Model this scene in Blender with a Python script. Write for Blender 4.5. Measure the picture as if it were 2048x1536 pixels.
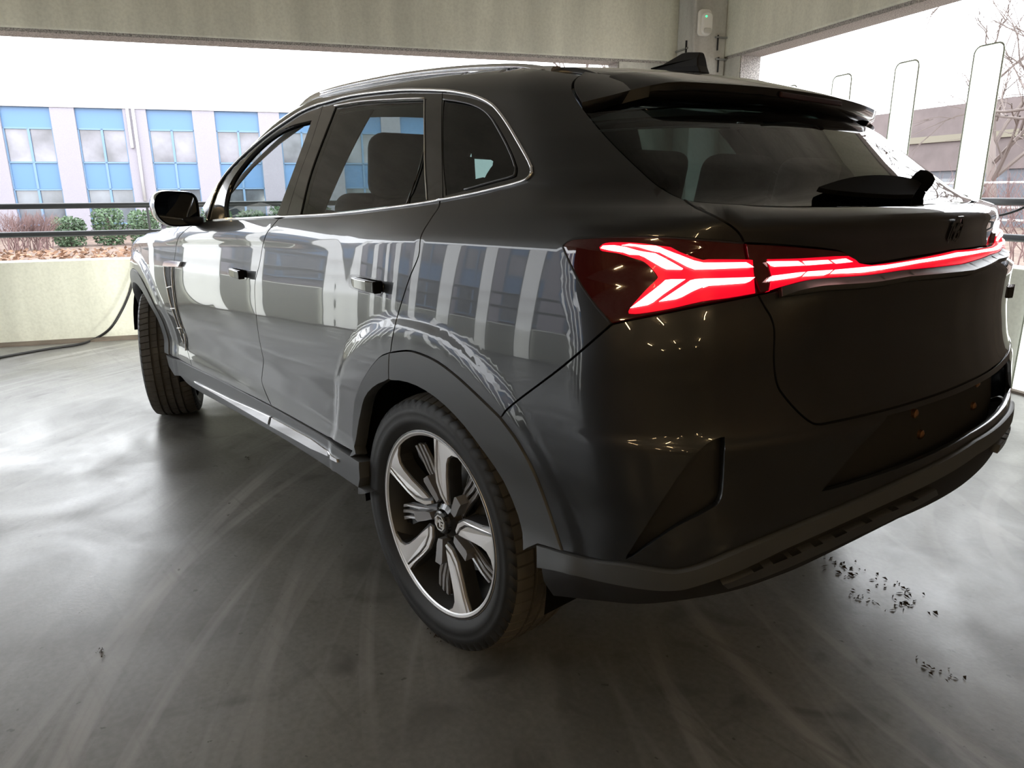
import bpy, bmesh, math, random
import numpy as np
from mathutils import Vector, Matrix
from mathutils.geometry import delaunay_2d_cdt

for o in list(bpy.data.objects): bpy.data.objects.remove(o)
scene = bpy.context.scene
COL = scene.collection
random.seed(7); rng = np.random.default_rng(7)

# ------------------------------------------------------------------ camera
# world: X = car's forward axis, Y = car's left, Z up, origin on the floor below the rear axle (metres)
IW, IH = 2048, 1536
FOC = 1420.213                                   # focal length in pixels of the 2048 px wide frame
YAW, PITCH, ROLL = -.70218, -.26522, -.00717
CAM = np.array([-1.49858, 1.90423, 1.24275])
def cam_axes():
    f = np.array([math.cos(PITCH)*math.cos(YAW), math.cos(PITCH)*math.sin(YAW), math.sin(PITCH)])
    r = np.array([math.sin(YAW), -math.cos(YAW), 0.]); u = np.cross(r, f)
    return np.array([r*math.cos(ROLL)+u*math.sin(ROLL), -r*math.sin(ROLL)+u*math.cos(ROLL), f])
CM = cam_axes()
cd = bpy.data.cameras.new('camera'); cam = bpy.data.objects.new('camera', cd); COL.objects.link(cam)
cd.sensor_width = 36; cd.sensor_fit = 'HORIZONTAL'; cd.lens = FOC/IW*36; cd.clip_start = .05; cd.clip_end = 400
R3 = Matrix([[CM[0][i], CM[1][i], -CM[2][i]] for i in range(3)])
cam.matrix_world = Matrix.Translation(Vector(CAM)) @ R3.to_4x4()
scene.camera = cam

# ------------------------------------------------------------------ world and exposure
SKY = 3.0
w = bpy.data.worlds.new('overcast_sky'); scene.world = w; w.use_nodes = True
bg = w.node_tree.nodes['Background']; bg.inputs[0].default_value = (.93, .96, 1, 1); bg.inputs[1].default_value = SKY
vs = scene.view_settings
vs.view_transform = 'Standard'; vs.look = 'None'; vs.exposure = 1.2; vs.gamma = 1; vs.use_curve_mapping = False

# ------------------------------------------------------------------ helpers
def ray(u, v): return CM.T @ np.array([(u-IW/2)/FOC, -(v-IH/2)/FOC, 1.])
def hit(u, v, n, d):
    r = ray(u, v); n = np.array(n, float); return CAM + (d-n@CAM)/(n@r)*r
def new_mat(name):
    m = bpy.data.materials.new(name); m.use_nodes = True
    nt = m.node_tree; return m, nt, nt.nodes['Principled BSDF']
def mat(name, col, rough=.5, metal=0., coat=0., spec=.5, emis=None, estr=0., coat_rough=.03, noise=None, bump=None):
    """noise = (scale, amount of colour change), bump = (scale, strength)"""
    m, nt, b = new_mat(name)
    b.inputs['Base Color'].default_value = (*col, 1); b.inputs['Roughness'].default_value = rough
    b.inputs['Metallic'].default_value = metal; b.inputs['Coat Weight'].default_value = coat
    b.inputs['Coat Roughness'].default_value = coat_rough; b.inputs['Specular IOR Level'].default_value = spec
    b.inputs['Coat IOR'].default_value = 1.42
    if emis: b.inputs['Emission Color'].default_value = (*emis, 1); b.inputs['Emission Strength'].default_value = estr
    if noise or bump:
        g = nt.nodes.new('ShaderNodeNewGeometry')
    if noise:
        n = nt.nodes.new('ShaderNodeTexNoise'); n.inputs['Scale'].default_value = noise[0]; n.inputs['Detail'].default_value = 6
        nt.links.new(g.outputs['Position'], n.inputs['Vector'])
        r = nt.nodes.new('ShaderNodeValToRGB'); a = noise[1]
        r.color_ramp.elements[0].position = .3; r.color_ramp.elements[1].position = .7
        r.color_ramp.elements[0].color = (*[max(0, c*(1-a)) for c in col], 1); r.color_ramp.elements[1].color = (*[min(1, c*(1+a)) for c in col], 1)
        nt.links.new(n.outputs['Fac'], r.inputs['Fac']); nt.links.new(r.outputs['Color'], b.inputs['Base Color'])
    if bump:
        n2 = nt.nodes.new('ShaderNodeTexNoise'); n2.inputs['Scale'].default_value = bump[0]; n2.inputs['Detail'].default_value = 4
        nt.links.new(g.outputs['Position'], n2.inputs['Vector'])
        bp = nt.nodes.new('ShaderNodeBump'); bp.inputs['Strength'].default_value = bump[1]; bp.inputs['Distance'].default_value = .01
        nt.links.new(n2.outputs['Fac'], bp.inputs['Height']); nt.links.new(bp.outputs['Normal'], b.inputs['Normal'])
    return m
def glass_mat(name, tint, gloss=1.5, rough=.0):
    m = bpy.data.materials.new(name); m.use_nodes = True; nt = m.node_tree; nt.nodes.clear()
    o = nt.nodes.new('ShaderNodeOutputMaterial'); t = nt.nodes.new('ShaderNodeBsdfTransparent'); t.inputs[0].default_value = (*tint, 1)
    g = nt.nodes.new('ShaderNodeBsdfGlossy'); g.inputs['Roughness'].default_value = rough; g.inputs[0].default_value = (.9, .9, .9, 1)
    lw = nt.nodes.new('ShaderNodeLayerWeight'); lw.inputs[0].default_value = .5     # Schlick reflectance, alike from both sides
    p = nt.nodes.new('ShaderNodeMath'); p.operation = 'POWER'; p.inputs[1].default_value = 5.; nt.links.new(lw.outputs['Facing'], p.inputs[0])
    f0 = ((gloss-1)/(gloss+1))**2
    f = nt.nodes.new('ShaderNodeMath'); f.operation = 'MULTIPLY_ADD'; f.inputs[1].default_value = 1-f0; f.inputs[2].default_value = f0; nt.links.new(p.outputs[0], f.inputs[0])
    mx = nt.nodes.new('ShaderNodeMixShader')
    nt.links.new(f.outputs[0], mx.inputs[0]); nt.links.new(t.outputs[0], mx.inputs[1]); nt.links.new(g.outputs[0], mx.inputs[2])
    nt.links.new(mx.outputs[0], o.inputs[0]); return m
def mk(name, v, f, m, parent=None, smooth=False, normals=None):
    me = bpy.data.meshes.new(name); me.from_pydata([tuple(map(float, p)) for p in v], [], [tuple(map(int, q)) for q in f]); me.update()
    if smooth or normals is not None: me.polygons.foreach_set('use_smooth', [True]*len(me.polygons))
    if normals is not None: me.normals_split_custom_set_from_vertices([tuple(map(float, n)) for n in normals])
    if m: me.materials.append(m)
    o = bpy.data.objects.new(name, me); COL.objects.link(o)
    if parent: o.parent = parent; o.matrix_parent_inverse = parent.matrix_world.inverted()
    return o
def empty(name, loc=(0, 0, 0), parent=None):
    o = bpy.data.objects.new(name, None); COL.objects.link(o); o.location = loc; o.empty_display_size = .1
    bpy.context.view_layer.update()
    if parent: o.parent = parent; o.matrix_parent_inverse = parent.matrix_world.inverted()
    return o
def tag(o, label=None, cat=None, group=None, kind=None):
    if label: o['label'] = label
    if cat: o['category'] = cat
    if group: o['group'] = group
    if kind: o['kind'] = kind
    return o
BOXF = [(0, 3, 2, 1), (4, 5, 6, 7), (0, 1, 5, 4), (1, 2, 6, 5), (2, 3, 7, 6), (3, 0, 4, 7)]
class MB:
    """collects shapes into one mesh"""
    def __init__(s): s.v = []; s.f = []
    def add(s, v, f):
        n = len(s.v); s.v += [tuple(p) for p in v]; s.f += [tuple(i+n for i in q) for q in f]; return s
    def box(s, x0, x1, y0, y1, z0, z1, T=None):
        v = [(x0, y0, z0), (x1, y0, z0), (x1, y1, z0), (x0, y1, z0), (x0, y0, z1), (x1, y0, z1), (x1, y1, z1), (x0, y1, z1)]
        if T is not None: v = [T(*p) for p in v]
        return s.add(v, BOXF)
    def tube(s, pts, r, n=8, cap=True, flat=None):
        P = [np.array(p, float) for p in pts]; rs = r if hasattr(r, '__len__') else [r]*len(P)
        v = []; f = []; up = np.array([0, 0, 1.])
        for i, p in enumerate(P):
            t = P[min(i+1, len(P)-1)]-P[max(i-1, 0)]; t = t/(np.linalg.norm(t)+1e-12)
            a = up if abs(t[2]) < .9 else np.array([1., 0, 0])
            x = np.cross(a, t); x /= np.linalg.norm(x); y = np.cross(t, x)
            for k in range(n):
                th = 2*math.pi*(k+.5)/n; v.append(p+rs[i]*(math.cos(th)*x*(flat or 1)+math.sin(th)*y))
        for i in range(len(P)-1):
            for k in range(n): f.append((i*n+k, i*n+(k+1) % n, (i+1)*n+(k+1) % n, (i+1)*n+k))
        if cap: f += [tuple(range(n))[::-1], tuple((len(P)-1)*n+k for k in range(n))]
        return s.add(v, f)
    def lathe(s, prof, n, T, close=False):
        """prof: (radius, axial) list, T maps (radial cos, axial, radial sin)"""
        v = []; f = []; m = len(prof)
        for k in range(n):
            a = 2*math.pi*k/n
            v += [T(r*math.cos(a), h, r*math.sin(a)) for r, h in prof]
        for k in range(n):
            k2 = (k+1) % n
            for i in range(m-1+(1 if close else 0)):
                j = (i+1) % m; f.append((k*m+i, k*m+j, k2*m+j, k2*m+i))
        return s.add(v, f)
    def build(s, name, m, parent=None, smooth=False, bevel=0., subsurf=0, angle=None):
        o = mk(name, s.v, s.f, m, parent, smooth)
        if bevel:
            b = o.modifiers.new('bevel', 'BEVEL'); b.width = bevel; b.segments = 2; b.limit_method = 'ANGLE'
        if subsurf:
            d = o.modifiers.new('subsurf', 'SUBSURF'); d.levels = subsurf; d.render_levels = subsurf
        if angle: o.data.set_sharp_from_angle(angle=math.radians(angle))
        return o
def prism(poly, h0, h1, T):
    """poly 2D outline (ccw), extruded h0..h1; T(a,b,h) -> xyz"""
    n = len(poly); v = [T(a, b, h0) for a, b in poly]+[T(a, b, h1) for a, b in poly]
    f = [tuple(range(n))[::-1], tuple(range(n, 2*n))]+[(i, (i+1) % n, n+(i+1) % n, n+i) for i in range(n)]
    return v, f
def catmull(p, k=5):
    p = np.array(p, float)
    if len(p) < 3: return p
    q = np.vstack([2*p[0]-p[1], p, 2*p[-1]-p[-2]]); out = []
    for i in range(1, len(q)-2):
        for t in np.arange(k)/k:
            a, b, c, d = q[i-1], q[i], q[i+1], q[i+2]
            out.append(.5*(2*b+(c-a)*t+(2*a-5*b+4*c-d)*t*t+(3*b-a-3*c+d)*t**3))
    out.append(p[-1]); return np.array(out)
# ------------------------------------------------------------------ shape of the car's outer skin as one smooth implicit surface F(x,y,z)=0
class Sp:  # pchip monotone spline
    def __init__(s,pts):
        p=np.array(sorted(pts),float); s.x=p[:,0]; s.y=p[:,1]
        h=np.diff(s.x); d=np.diff(s.y)/h; m=np.zeros(len(s.x))
        for i in range(1,len(d)):
            if d[i-1]*d[i]>0:
                w1=2*h[i]+h[i-1]; w2=h[i]+2*h[i-1]; m[i]=(w1+w2)/(w1/d[i-1]+w2/d[i])
        m[0]=d[0]; m[-1]=d[-1]; s.m=m
    def __call__(s,t):
        t=np.asarray(t,float); tc=np.clip(t,s.x[0],s.x[-1])
        i=np.clip(np.searchsorted(s.x,tc)-1,0,len(s.x)-2); h=s.x[i+1]-s.x[i]; u=(tc-s.x[i])/h
        r=(2*u**3-3*u**2+1)*s.y[i]+(u**3-2*u**2+u)*h*s.m[i]+(-2*u**3+3*u**2)*s.y[i+1]+(u**3-u**2)*h*s.m[i+1]
        return r+np.where(t<s.x[0],(t-s.x[0])*s.m[0],0)+np.where(t>s.x[-1],(t-s.x[-1])*s.m[-1],0)
def RI(a,b,r):
    u=np.maximum(r+a,0); v=np.maximum(r+b,0)
    return np.minimum(-r,np.maximum(a,b))+np.hypot(u,v)
ZC=Sp([(-.6,1.14),(-.3,1.137),(0,1.132),(.26,1.113),(.45,1.088),(.7,1.07),(1.05,1.06),(1.7,1.03),(2.2,1.005),(3.0,.95),(3.6,.85)])
BX=Sp([(-1,.93),(-.6,.932),(-.2,.940),(.1,.944),(.45,.934),(.9,.926),(1.6,.926),(2.1,.934),(2.5,.942),(2.8,.936),(3.05,.908),(3.3,.845),(3.6,.73),(3.75,.64)])
# lower profile by z (relative to crease at 0)
LO=Sp([(.18,-.10),(.30,-.030),(.36,-.012),(.44,-.012),(.52,-.024),(.60,-.020),(.70,-.003),(.79,.002),(.90,-.004),(1.0,-.014),(1.1,-.026),(1.2,-.040)])
GZ=Sp([(.95,.945),(1.05,.928),(1.1,.914),(1.15,.897),(1.22,.868),(1.3,.83),(1.4,.778),(1.5,.718),(1.58,.662),(1.66,.59)])
XR=Sp([(.20,-.62),(.30,-.74),(.38,-.86),(.45,-.935),(.52,-.972),(.60,-.985),(.66,-.978),(.74,-.969),(.775,-.966),(.80,-.952),(.87,-.936),(.94,-.928),(1.0,-.928),(1.03,-.929),(1.044,-.926),(1.060,-.892),(1.09,-.870),(1.13,-.867),(1.165,-.872),(1.185,-.868),(1.20,-.845),(1.215,-.79),(1.30,-.66),(1.40,-.52),(1.50,-.39),(1.60,-.26)])
ZT=Sp([(-1.2,1.36),(-.7,1.465),(-.4,1.525),(-.1,1.57),(.3,1.605),(.7,1.622),(1.0,1.625),(1.2,1.618),(1.34,1.60),(1.5,1.548),(1.75,1.43),(1.95,1.325),(2.2,1.20),(2.33,1.145),(2.45,1.122),(2.8,1.085),(3.05,1.035),(3.4,.96),(3.65,.86),(3.8,.74)])
XRS=Sp([(.80,-.950),(.87,-.936),(.96,-.926),(1.02,-.910),(1.08,-.885),(1.13,-.871),(1.165,-.870),(1.2,-.86)])
KR=.245
def side_w(x,z):
    zc=ZC(x); lo=LO(z)-LO(zc); t=z-zc; b=BX(x)
    gt=np.clip(x-1.2,0,3); g=np.minimum(GZ(z)-.03*gt**2*np.clip(t/.3,0,1),b)
    w=np.clip(t/.11,0,1); w=w*(1.6-.6*w)
    y=b-.008+np.where(t<0,lo,(g-b)*w+.008*np.clip(t/.06,0,1))
    for wx in (0.,2.835):                        # raised flare around each wheel arch
        r=np.hypot(x-wx,z-.36)+.05*np.clip(-(x-wx),0,1)*(wx<1)*-1; q=np.clip((.590-r)/.055,0,1)
        y=y+.011*q*q*(3-2*q)*np.clip((.95-z)/.03,0,1)
    return y
def F(x,y,z):
    x=np.asarray(x,float);y=np.abs(np.asarray(y,float));z=np.asarray(z,float)
    e=.004
    fs=y-side_w(x,z)
    gz=(side_w(x,z+e)-y+fs)/e; fs=fs/np.sqrt(1+np.clip(gz,-1.2,1.2)**2)
    q=np.clip((y-.56)/.12,0,1); q=q*q*(3-2*q)*np.clip((z-.88)/.05,0,1)*np.clip((1.19-z)/.03,0,1)    # the ledge under the light bar fades out towards the corner lamps
    xr=XR(z); gr=(XR(z+e)-xr)/e; xs_=XRS(z); gr=gr+((XRS(z+e)-xs_)/e-gr)*q; xr=xr+(xs_-xr)*q
    fr=(xr+KR*y**2-x)/np.sqrt(1+np.clip(gr,-1.5,1.5)**2)
    crown=.085-.015*np.clip((x-2.1)/.3,0,1)
    zx=ZT(x); zt=zx-crown*y**2-np.clip((x-1.1)/.4,0,1)*np.clip((2.4-x)/.3,0,1)*.10*y**2
    gt=(ZT(x+e)-zx)/e; ft=(z-zt)/np.sqrt(1+gt**2)
    ff=(x-(3.77-.42*y**2-.0*z))*.9
    f=RI(fs,fr,.16-.06*np.clip((z-1.15)/.2,0,1))
    f=RI(f,ff,.12)
    return RI(f,ft,.05)
def grad(P,e=2e-3):
    P=np.asarray(P,float); g=np.zeros_like(P)
    for k in range(3):
        d=np.zeros(3); d[k]=e
        g[:,k]=F(*(P+d).T)-F(*(P-d).T)
    return g/np.linalg.norm(g,axis=1)[:,None]
def trace(C,R,t0=.6,t1=7,n=420):
    """C origin, R (N,3) rays: first hit or closest approach"""
    t=np.linspace(t0,t1,n); X=C[None,None]+R[:,None]*t[None,:,None]
    f=F(X[...,0],X[...,1],X[...,2])
    ta=np.zeros(len(R)); tb=np.zeros(len(R)); out=np.zeros((len(R),3)); hitm=np.zeros(len(R),bool)
    for i in range(len(R)):
        w=np.where(f[i]<0)[0]
        if len(w) and w[0]>0:
            a,b=t[w[0]-1],t[w[0]]
            ta[i],tb[i]=a,b; hitm[i]=True
        else: out[i]=C+R[i]*t[np.argmin(f[i])]
    for _ in range(16):
        m=(ta+tb)/2; Q=C+R*m[:,None]; ng=F(*Q.T)<0; tb=np.where(ng,m,tb); ta=np.where(ng,ta,m)
    out[hitm]=(C+R*tb[:,None])[hitm]
    return out,hitm
X0=0.0; LS=.95; SC=X0-np.pi/2*LS
def surf(s,z,off=0.):
    """param (s,z) -> point on F=0 ; s>X0 left side, s from X0..SC rear-left, mirrored beyond"""
    s=np.asarray(s,float);z=np.asarray(z,float)
    m=s<SC; sm=np.where(m,2*SC-s,s)
    th=np.where(sm<X0,(X0-sm)/LS,0.)
    ox=np.where(sm<X0,X0,sm); dx=-np.sin(th); dy=np.cos(th)
    a=np.zeros_like(sm); b=np.full_like(sm,1.6)
    for _ in range(21):
        c=(a+b)/2; f=F(ox+dx*c,dy*c,z); b=np.where(f>0,c,b); a=np.where(f>0,a,c)
    P=np.stack([ox+dx*a,dy*a*np.where(m,-1,1),z],-1)
    return P
def inv(P):
    x,y,z=P[:,0],P[:,1],P[:,2]
    th=np.arctan2(np.maximum(X0-x,0),np.maximum(np.abs(y),1e-6))
    s=np.where(x>=X0,x,X0-th*LS); s=np.where(y<0,2*SC-s,s)
    return np.stack([s,z],-1)
# ------------------------------------------------------------------ materials of the place
def concrete_mat(name, col, rough=.85, stain=.35, streaks=True, low=None):
    m, nt, b = new_mat(name); N = nt.nodes.new; L = nt.links.new
    g = N('ShaderNodeNewGeometry'); mp = N('ShaderNodeMapping'); L(g.outputs['Position'], mp.inputs[0]); mp.inputs['Scale'].default_value = (2.2, 2.2, .35)
    n1 = N('ShaderNodeTexNoise'); n1.inputs['Scale'].default_value = 1.6; n1.inputs['Detail'].default_value = 7; L(mp.outputs[0], n1.inputs['Vector'])
    n2 = N('ShaderNodeTexNoise'); n2.inputs['Scale'].default_value = 45; n2.inputs['Detail'].default_value = 5; L(g.outputs['Position'], n2.inputs['Vector'])
    r1 = N('ShaderNodeValToRGB'); r1.color_ramp.elements[0].position = .32; r1.color_ramp.elements[1].position = .66
    r1.color_ramp.elements[0].color = (*[c*(1-stain) for c in col], 1); r1.color_ramp.elements[1].color = (*[min(1, c*1.12) for c in col], 1)
    L(n1.outputs['Fac'], r1.inputs['Fac'])
    mx = N('ShaderNodeMix'); mx.data_type = 'RGBA'; mx.blend_type = 'MULTIPLY'; mx.inputs['Factor'].default_value = .18
    L(r1.outputs['Color'], mx.inputs['A']); r2 = N('ShaderNodeValToRGB'); r2.color_ramp.elements[0].position = .3; r2.color_ramp.elements[0].color = (.45, .45, .42, 1)
    r2.color_ramp.elements[1].position = .6; L(n2.outputs['Fac'], r2.inputs['Fac']); L(r2.outputs['Color'], mx.inputs['B'])
    out = mx.outputs['Result']
    if streaks:                                   # pale lime runs down the face
        mp2 = N('ShaderNodeMapping'); L(g.outputs['Position'], mp2.inputs[0]); mp2.inputs['Scale'].default_value = (2.6, 2.6, .05)
        n3 = N('ShaderNodeTexNoise'); n3.inputs['Scale'].default_value = 1.1; n3.inputs['Detail'].default_value = 3; L(mp2.outputs[0], n3.inputs['Vector'])
        r3 = N('ShaderNodeValToRGB'); r3.color_ramp.elements[0].position = .68; r3.color_ramp.elements[0].color = (0, 0, 0, 1); r3.color_ramp.elements[1].position = .76
        L(n3.outputs['Fac'], r3.inputs['Fac'])
        m3 = N('ShaderNodeMix'); m3.data_type = 'RGBA'; L(r3.outputs['Color'], m3.inputs['Factor']); L(out, m3.inputs['A']); m3.inputs['B'].default_value = (*[min(1, c*1.5) for c in col], 1)
        out = m3.outputs['Result']
    L(out, b.inputs['Base Color']); b.inputs['Roughness'].default_value = rough
    bp = N('ShaderNodeBump'); bp.inputs['Strength'].default_value = .25; bp.inputs['Distance'].default_value = .004; L(n2.outputs['Fac'], bp.inputs['Height']); L(bp.outputs['Normal'], b.inputs['Normal'])
    return m
M = {}
M['beam'] = concrete_mat('beam_concrete', (.80, .81, .70), stain=.14)
M['wall'] = concrete_mat('parapet_concrete', (.72, .74, .64), stain=.12)
M['pier'] = concrete_mat('pier_concrete', (.66, .66, .60), streaks=False)
M['ceil'] = concrete_mat('ceiling_concrete', (.66, .63, .56), stain=.15, streaks=False)
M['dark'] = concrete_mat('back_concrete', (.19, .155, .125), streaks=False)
M['pebble'] = mat('exposed_aggregate', (.42, .40, .38), .9, noise=(110, .6), bump=(110, 1.))
M['rail'] = mat('dark_painted_steel', (.035, .038, .042), .45, .3)
M['galv'] = mat('galvanised_steel', (.33, .34, .34), .45, .8)
M['ground'] = mat('leaf_litter_ground', (.13, .09, .07), .95, noise=(6, .5), bump=(20, .8))
def floor_mat():
    m, nt, b = new_mat('worn_concrete_floor'); N = nt.nodes.new; L = nt.links.new
    g = N('ShaderNodeNewGeometry')
    def noise(sc, det, scale=(1, 1, 1), rot=0., dist=0.):
        mp = N('ShaderNodeMapping'); mp.inputs['Scale'].default_value = scale; mp.inputs['Rotation'].default_value = (0, 0, rot); L(g.outputs['Position'], mp.inputs[0])
        n = N('ShaderNodeTexNoise'); n.inputs['Scale'].default_value = sc; n.inputs['Detail'].default_value = det; n.inputs['Distortion'].default_value = dist; L(mp.outputs[0], n.inputs['Vector']); return n.outputs['Fac']
    def ramp(x, p0, p1, c0=(0, 0, 0, 1), c1=(1, 1, 1, 1)):
        r = N('ShaderNodeValToRGB'); r.color_ramp.elements[0].position = p0; r.color_ramp.elements[1].position = p1; r.color_ramp.elements[0].color = c0; r.color_ramp.elements[1].color = c1; L(x, r.inputs['Fac']); return r.outputs['Color']
    def mix(f, a, bb, mode='MIX'):
        x = N('ShaderNodeMix'); x.data_type = 'RGBA'; x.blend_type = mode
        for k, s in (('Factor', f), ('A', a), ('B', bb)):
            if isinstance(s, (int, float)): x.inputs[k].default_value = s
            elif isinstance(s, tuple): x.inputs[k].default_value = s
            else: L(s, x.inputs[k])
        return x.outputs['Result']
    base = ramp(noise(.9, 8, dist=.6), .3, .7, (.125, .122, .112, 1), (.25, .247, .238, 1))
    fine = ramp(noise(60, 5), .3, .7, (.75, .75, .75, 1), (1, 1, 1, 1))
    c = mix(1., base, fine, 'MULTIPLY')
    blot = ramp(noise(3.5, 6, dist=1.5), .55, .72); c = mix(blot, c, (.085, .082, .074, 1))
    # tyre marks: wide arcs around two centres
    for cx, cy, rad, wd in ((-2.2, -1.6, 4.05, .0), (-1.9, -2.4, 4.9, .0)):
        d = N('ShaderNodeVectorMath'); d.operation = 'DISTANCE'; L(g.outputs['Position'], d.inputs[0]); d.inputs[1].default_value = (cx, cy, 0)
        s = N('ShaderNodeMath'); s.operation = 'MULTIPLY'; L(d.outputs['Value'], s.inputs[0]); s.inputs[1].default_value = 1.
        w1 = N('ShaderNodeTexNoise'); w1.noise_dimensions = '1D'; w1.inputs['Scale'].default_value = 9; w1.inputs['Detail'].default_value = 6; L(s.outputs[0], w1.inputs['W'])
        band = ramp(w1.outputs['Fac'], .56, .70)
        fade = ramp(noise(.8, 4), .42, .62)
        f = mix(1., band, fade, 'MULTIPLY'); f2 = mix(1., f, (.7, .7, .7, 1), 'MULTIPLY')
        c = mix(f2, c, (.36, .355, .35, 1))
    scr = ramp(noise(3.2, 8, (.35, 9., 1), .42, .4), .58, .70); patch = ramp(noise(.7, 3), .45, .6); sc2 = mix(1., mix(1., scr, patch, 'MULTIPLY'), (.5, .5, .5, 1), 'MULTIPLY'); c = mix(sc2, c, (.075, .072, .066, 1))
    spk = ramp(noise(28, 3), .70, .74); c = mix(spk, c, (.06, .055, .05, 1))
    L(c, b.inputs['Base Color'])
    rr = ramp(noise(2.2, 6, dist=.8), .25, .75, (.27, .27, .27, 1), (.52, .52, .52, 1)); L(rr, b.inputs['Roughness'])
    bp = N('ShaderNodeBump'); bp.inputs['Strength'].default_value = .12; bp.inputs['Distance'].default_value = .004
    bb = mix(.5, noise(9, 7), noise(90, 4)); L(bb, bp.inputs['Height']); L(bp.outputs['Normal'], b.inputs['Normal'])
    b.inputs['Specular IOR Level'].default_value = 1.
    return m
M['floor'] = floor_mat()

# ------------------------------------------------------------------ the parking deck; room frame: a = towards the front wall, b = away from the right wall
TH = -1.96914
E1 = np.array([-math.sin(TH), math.cos(TH), 0]); E2 = -np.array([math.cos(TH), math.sin(TH), 0])
def RM(a, b, z): return tuple(E1*a+E2*b+np.array([0, 0, z]))
def rbox(name, a0, a1, b0, b1, z0, z1, m, parent=None, bevel=0., kind='structure'):
    o = MB().box(a0, a1, b0, b1, z0, z1, RM).build(name, m, parent, bevel=bevel)
    if kind and not parent: o['kind'] = kind
    return o
AF, BR, BL, AB, ZC0 = 4.93, -3.2, 7.5, -20., 3.10      # front wall, right wall, left wall, back wall, ceiling
fl = mk('floor', [RM(AB, BR-.3, 0), RM(AF+.3, BR-.3, 0), RM(AF+.3, BL+.3, 0), RM(AB, BL+.3, 0)], [(0, 1, 2, 3)], M['floor']); fl['kind'] = 'structure'
rbox('ceiling', AB, AF+.3, BR-.3, BL+.3, ZC0, ZC0+.25, M['ceil'])
wf = rbox('wall_front', AF, AF+.22, BR-.22, BL+.22, 0, .69, M['wall'], bevel=.01)
rbox('parapet_gutter', AF-.16, AF, BR, BL, 0, .012, M['dark'], wf)
wr = rbox('wall_right', .5, AF, BR-.22, BR, 0, .75, M['wall'], bevel=.01)
rbox('parapet_gutter', .5, AF-.16, BR, BR+.10, 0, .014, M['dark'], wr)
wl = rbox('wall_left', -.8, AF, BL, BL+.22, 0, .69, M['wall'], bevel=.01)
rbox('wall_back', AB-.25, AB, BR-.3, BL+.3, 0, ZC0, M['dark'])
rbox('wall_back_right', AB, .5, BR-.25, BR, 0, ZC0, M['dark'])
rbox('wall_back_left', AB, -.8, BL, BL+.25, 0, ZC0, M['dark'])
# beams over the openings
tf = rbox('trim_1', AF, AF+.26, BR-.26, BL+.26, 2.52, ZC0, M['beam'], bevel=.012); tag(tf, 'stained concrete edge beam above the front opening', None)
rbox('drip_edge', AF+.02, AF+.26, BR, BL, 2.495, 2.52, M['pebble'], tf)
tr_ = rbox('trim_2', .5, AF-.001, BR-.26, BR, 2.53, ZC0, M['beam'], bevel=.012); tag(tr_, 'stained concrete edge beam above the opening with the white posts', None)
rbox('drip_edge', .5, AF, BR-.26, BR-.02, 2.50, 2.53, M['pebble'], tr_)
rbox('trim_3', -.8, AF-.001, BL, BL+.26, 2.52, ZC0, M['beam'], bevel=.012)
# corner pier and column
p1 = rbox('trim_4', AF+.012, AF+.25, BR-.2, -2.20, .69, 2.495, M['pier'])
rbox('pebbled_reveal', AF+.03, AF+.24, -2.199, -2.185, .69, 2.495, M['pebble'], p1)
p2 = rbox('trim_5', 4.37, AF-.002, BR-.24, BR-.012, .75, 2.50, M['pier'])
rbox('pebbled_reveal', 4.355, 4.369, BR-.24, BR-.02, .75, 2.50, M['pebble'], p2)
rbox('trim_6', 4.61, AF-.003, BR, -2.83, 0, ZC0, concrete_mat('column_concrete', (.60, .60, .57), streaks=False), bevel=.015)
# railings: two bars on slim posts, front and sides
def railing(name, fixed, lo, hi, axis, label, zs=(.915, 1.148), posts=()):
    t = empty(name, RM(fixed, lo, .7) if axis == 'b' else RM(lo, fixed, .7)); tag(t, label, 'railing')
    P = (lambda s, z: RM(fixed, s, z)) if axis == 'b' else (lambda s, z: RM(s, fixed, z))
    for z in zs: MB().tube([P(lo, z), P(hi, z)], .024, 10).build('rail_bar', M['rail'], t, smooth=True, angle=40)
    for s in posts:
        MB().tube([P(s, .69), P(s, zs[1]+.01)], .010, 8).build('rail_post', M['rail'], t, smooth=True, angle=40)
railing('railing', AF+.06, -2.17, 7.4, 'b', 'dark two-bar steel railing on the front concrete parapet', posts=(-1.9, -.6, .85, 2.30, 3.75, 5.2, 6.6))
railing('railing', BR-.10, .55, 4.33, 'a', 'dark two-bar steel railing behind the row of white posts beside the car', zs=(.93, 1.155), posts=(.6, 1.9, 3.2, 4.1))
railing('railing', BL+.06, -.7, 4.85, 'a', 'dark two-bar steel railing along the far left parapet', posts=(-.6, 0, 1.5, 3, 4.5))
# ------------------------------------------------------------------ things on the deck
M['post'] = None
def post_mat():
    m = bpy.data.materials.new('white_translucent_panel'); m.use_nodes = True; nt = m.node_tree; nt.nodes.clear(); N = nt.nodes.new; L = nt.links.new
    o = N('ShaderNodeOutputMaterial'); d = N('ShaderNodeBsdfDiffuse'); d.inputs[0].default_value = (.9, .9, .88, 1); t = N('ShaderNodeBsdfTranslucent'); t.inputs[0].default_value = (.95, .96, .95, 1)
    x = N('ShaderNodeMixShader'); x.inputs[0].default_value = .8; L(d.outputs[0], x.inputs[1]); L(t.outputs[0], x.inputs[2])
    e = N('ShaderNodeEmission'); e.inputs[0].default_value = (.97, .99, 1, 1); e.inputs[1].default_value = .9; a = N('ShaderNodeAddShader')      # added glow that whitens the posts and their reflections in the car
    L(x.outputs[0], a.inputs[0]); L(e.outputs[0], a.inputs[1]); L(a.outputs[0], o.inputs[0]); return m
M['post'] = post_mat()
M['frame'] = mat('pale_green_edge', (.42, .46, .38), .6)
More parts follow.
